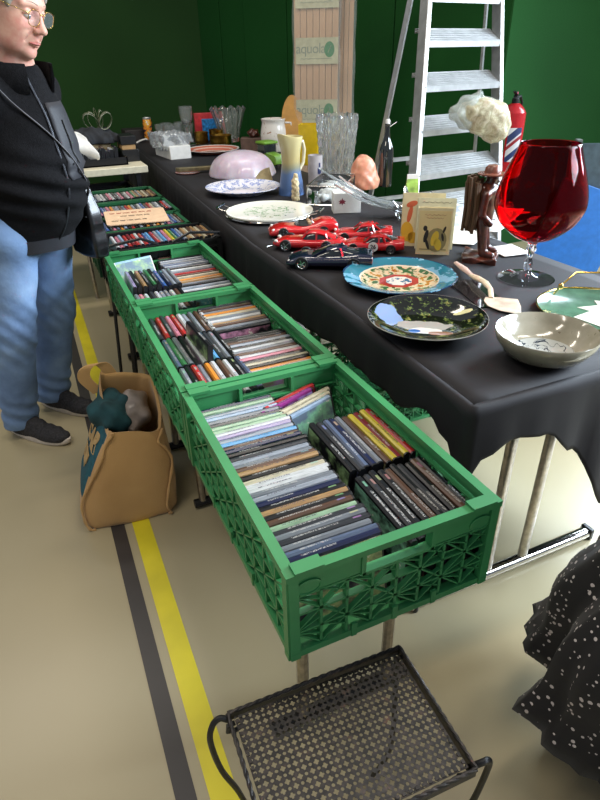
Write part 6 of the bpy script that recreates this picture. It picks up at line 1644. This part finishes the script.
def body2(X, Y, Z):
    d = union(caps2, .03)(X, Y, Z); d = smin(d, union(hd2, .004)(X, Y, Z), .008); m = h2i
    x, y, z = (m[0][0]*X+m[0][1]*Y+m[0][2]*Z+m[0][3], m[1][0]*X+m[1][1]*Y+m[1][2]*Z+m[1][3], m[2][0]*X+m[2][1]*Y+m[2][2]*Z+m[2][3]); return smin(d, head_fn()(x, y, z), .018)
from_sdf(body2, (R2.x-.36, R2.y-.36, 0), (R2.x+.36, R2.y+.36, 1.68), .008, T2).build('body', SKIN, p2, ang=180)
def hair2(X, Y, Z):
    m = h2i; x, y, z = (m[0][0]*X+m[0][1]*Y+m[0][2]*Z+m[0][3], m[1][0]*X+m[1][1]*Y+m[1][2]*Z+m[1][3], m[2][0]*X+m[2][1]*Y+m[2][2]*Z+m[2][3])
    d = smin(s_ell(x, y, z, (-.02, 0, .04), (.11, .092, .1)), s_ell(x, y, z, (-.06, 0, -.07), (.06, .085, .13)), .04); return smax(d, -s_ell(x, y, z, (.115, 0, -.03), (.088, .08, .1)), .01)
from_sdf(hair2, (R2.x-.2, R2.y-.2, 1.25), (R2.x+.2, R2.y+.2, 1.7), .007, T2).build('hair', M('dark_hair', '#2a1f1a', .5, var=.2, vs=60), p2, ang=180)
dc = [(c0+A(0, 0, .98), c0+A(0, 0, 1.2), .135, .14), (c0+A(0, 0, 1.2), c0+A(0, 0, 1.33), .13, .08), (s1, s2, .065, .065), (s1, e1, .058, .055), (s2, e2, .058, .055)]
def dress(X, Y, Z):
    nk = s_cap(X, Y, Z, tuple(c0+A(0, 0, 1.33)), tuple(c0+A(0, 0, 1.5)), .066, .07)
    return smax(union(dc, .03)(X, Y, Z), -nk, .01)
dr = from_sdf(dress, (R2.x-.34, R2.y-.3, .85), (R2.x+.34, R2.y+.3, 1.45), .009, T2).build('bodice', DOT, p2, ang=180)
mb = MB(); rings = []
for i in range(26):
    q = i/25; z = 1.0-.78*q; rad = .135+.20*q**.9; rg = []
    for k in range(96):
        a = 2*PI*k/96; f_ = 1+q*(.09*math.sin(9*a+q*2)+.05*math.sin(17*a+1)+.03*math.sin(31*a)); tier = .012*math.sin(q*3*PI*2)
        rg.append((rad*f_*math.cos(a)+tier*math.cos(a), rad*f_*math.sin(a)+tier*math.sin(a), z))
    rings.append(rg)
mb.loft(rings, cap=False); sk = mb.build('skirt', DOT, p2, ang=180); m_ = sk.modifiers.new('s', 'SOLIDIFY'); m_.thickness = .002
def frill(c, ax, r0, r1, L, n, nm, mat, ph=0):
    c = Vector(c); ax = Vector(ax).normalized(); x = ax.orthogonal().normalized(); y = ax.cross(x); mb = MB(); rings = []
    for i in range(9):
        q = i/8; rg = []
        for k in range(72):
            a = 2*PI*k/72; rr_ = (r0+(r1-r0)*q)*(1+q*(.16*math.sin(n*a+ph)+.07*math.sin(2.3*n*a)))
            rg.append(c+ax*(L*q+.012*q*math.cos(n*a*1.5))+x*rr_*math.cos(a)+y*rr_*math.sin(a))
        rings.append(rg)
    mb.loft(rings, cap=False); o = mb.build(nm, mat, p2, ang=180); m2 = o.modifiers.new('s', 'SOLIDIFY'); m2.thickness = .0015; return o
for s_, e_, w_ in ((s1, e1, w1), (s2, e2, w2)):
    ax = A(*(w_-e_)); e0 = T2 @ Vector(tuple(e_+A(0, 0, .03))); ax = Vector(ax)
    frill(e0, ax, .060, .082, .17, 5, 'sleeve', DOT); frill(e0+ax.normalized()*.16, ax, .078, .10, .055, 9, 'cuff_ruffle', DOT, 1)
for s_, a_ in ((1, aR), (-1, aL)):
    m = T2 @ Matrix.Translation(Vector((a_[0], a_[1], 0))) @ Matrix.Rotation(math.atan2(F2[1], F2[0]), 4, 'Z')
    from_sdf(lambda X, Y, Z: np.maximum(smin(s_ell(X, Y, Z, (.12, .0, .03), (.095, .042, .035)), s_ell(X, Y, Z, (0, 0, .045), (.075, .040, .055)), .03), .002-Z), (-.1, -.07, -.01), (.25, .07, .12), .006, m).build('shoe', LEATHER, p2, ang=180)

#--P4E--
#--END--
# ------------------------------------------------------------------ camera, light
cd = bpy.data.cameras.new('camera'); cam = bpy.data.objects.new('camera', cd); COL.objects.link(cam)
cd.sensor_fit = 'VERTICAL'; cd.sensor_height = 24; cd.lens = 580/800*24; cd.clip_start = .02
yaw, pitch, roll = .415530537, .536756789, -.0219675401
f = Vector((math.sin(yaw)*math.cos(pitch), math.cos(yaw)*math.cos(pitch), -math.sin(pitch)))
r = Vector((math.cos(yaw), -math.sin(yaw), 0)); u = r.cross(f)
r2 = math.cos(roll)*r+math.sin(roll)*u; u2 = -math.sin(roll)*r+math.cos(roll)*u
mt = Matrix((r2, u2, -f)).transposed().to_4x4(); mt.translation = Vector((-.214175643, -.550383469, 1.35393242)); cam.matrix_world = mt
SC.camera = cam
def area(name, loc, target, sx, sy, power, color, spread=180):
    l = bpy.data.lights.new(name, 'AREA'); l.shape = 'RECTANGLE'; l.size = sx; l.size_y = sy; l.energy = power; l.color = color
    o = bpy.data.objects.new(name, l); COL.objects.link(o); o.location = loc
    o.rotation_euler = (Vector(target)-Vector(loc)).to_track_quat('-Z', 'Y').to_euler(); l.spread = R(spread); return o
for i, (x, y) in enumerate(((-1.2, .2), (.9, .2), (3.0, .2), (-1.2, 3.2), (.9, 3.0))):
    area('ceiling_lamp', (x, y, 3.6), (x, y, 0), 1.4, .25, 29, (1, .90, .76))
area('window_fill_light', (5.0, 1.2, 2.4), (.6, -.5, 0), 2.4, 1.8, 190, (.74, .87, 1), 110)
area('window_fill_light', (4.2, -1.6, 2.9), (.5, .1, 0), 2.4, 1.6, 185, (.76, .88, 1), 110)  # added lamp brightening the near floor; no second window is known there
w = bpy.data.worlds.new('world'); SC.world = w; w.use_nodes = True
w.node_tree.nodes['Background'].inputs[0].default_value = (.80, .87, 1, 1); w.node_tree.nodes['Background'].inputs[1].default_value = .33
vs = SC.view_settings; vs.view_transform = 'Standard'; vs.look = 'None'; vs.exposure = 0; vs.gamma = 1; vs.use_curve_mapping = False
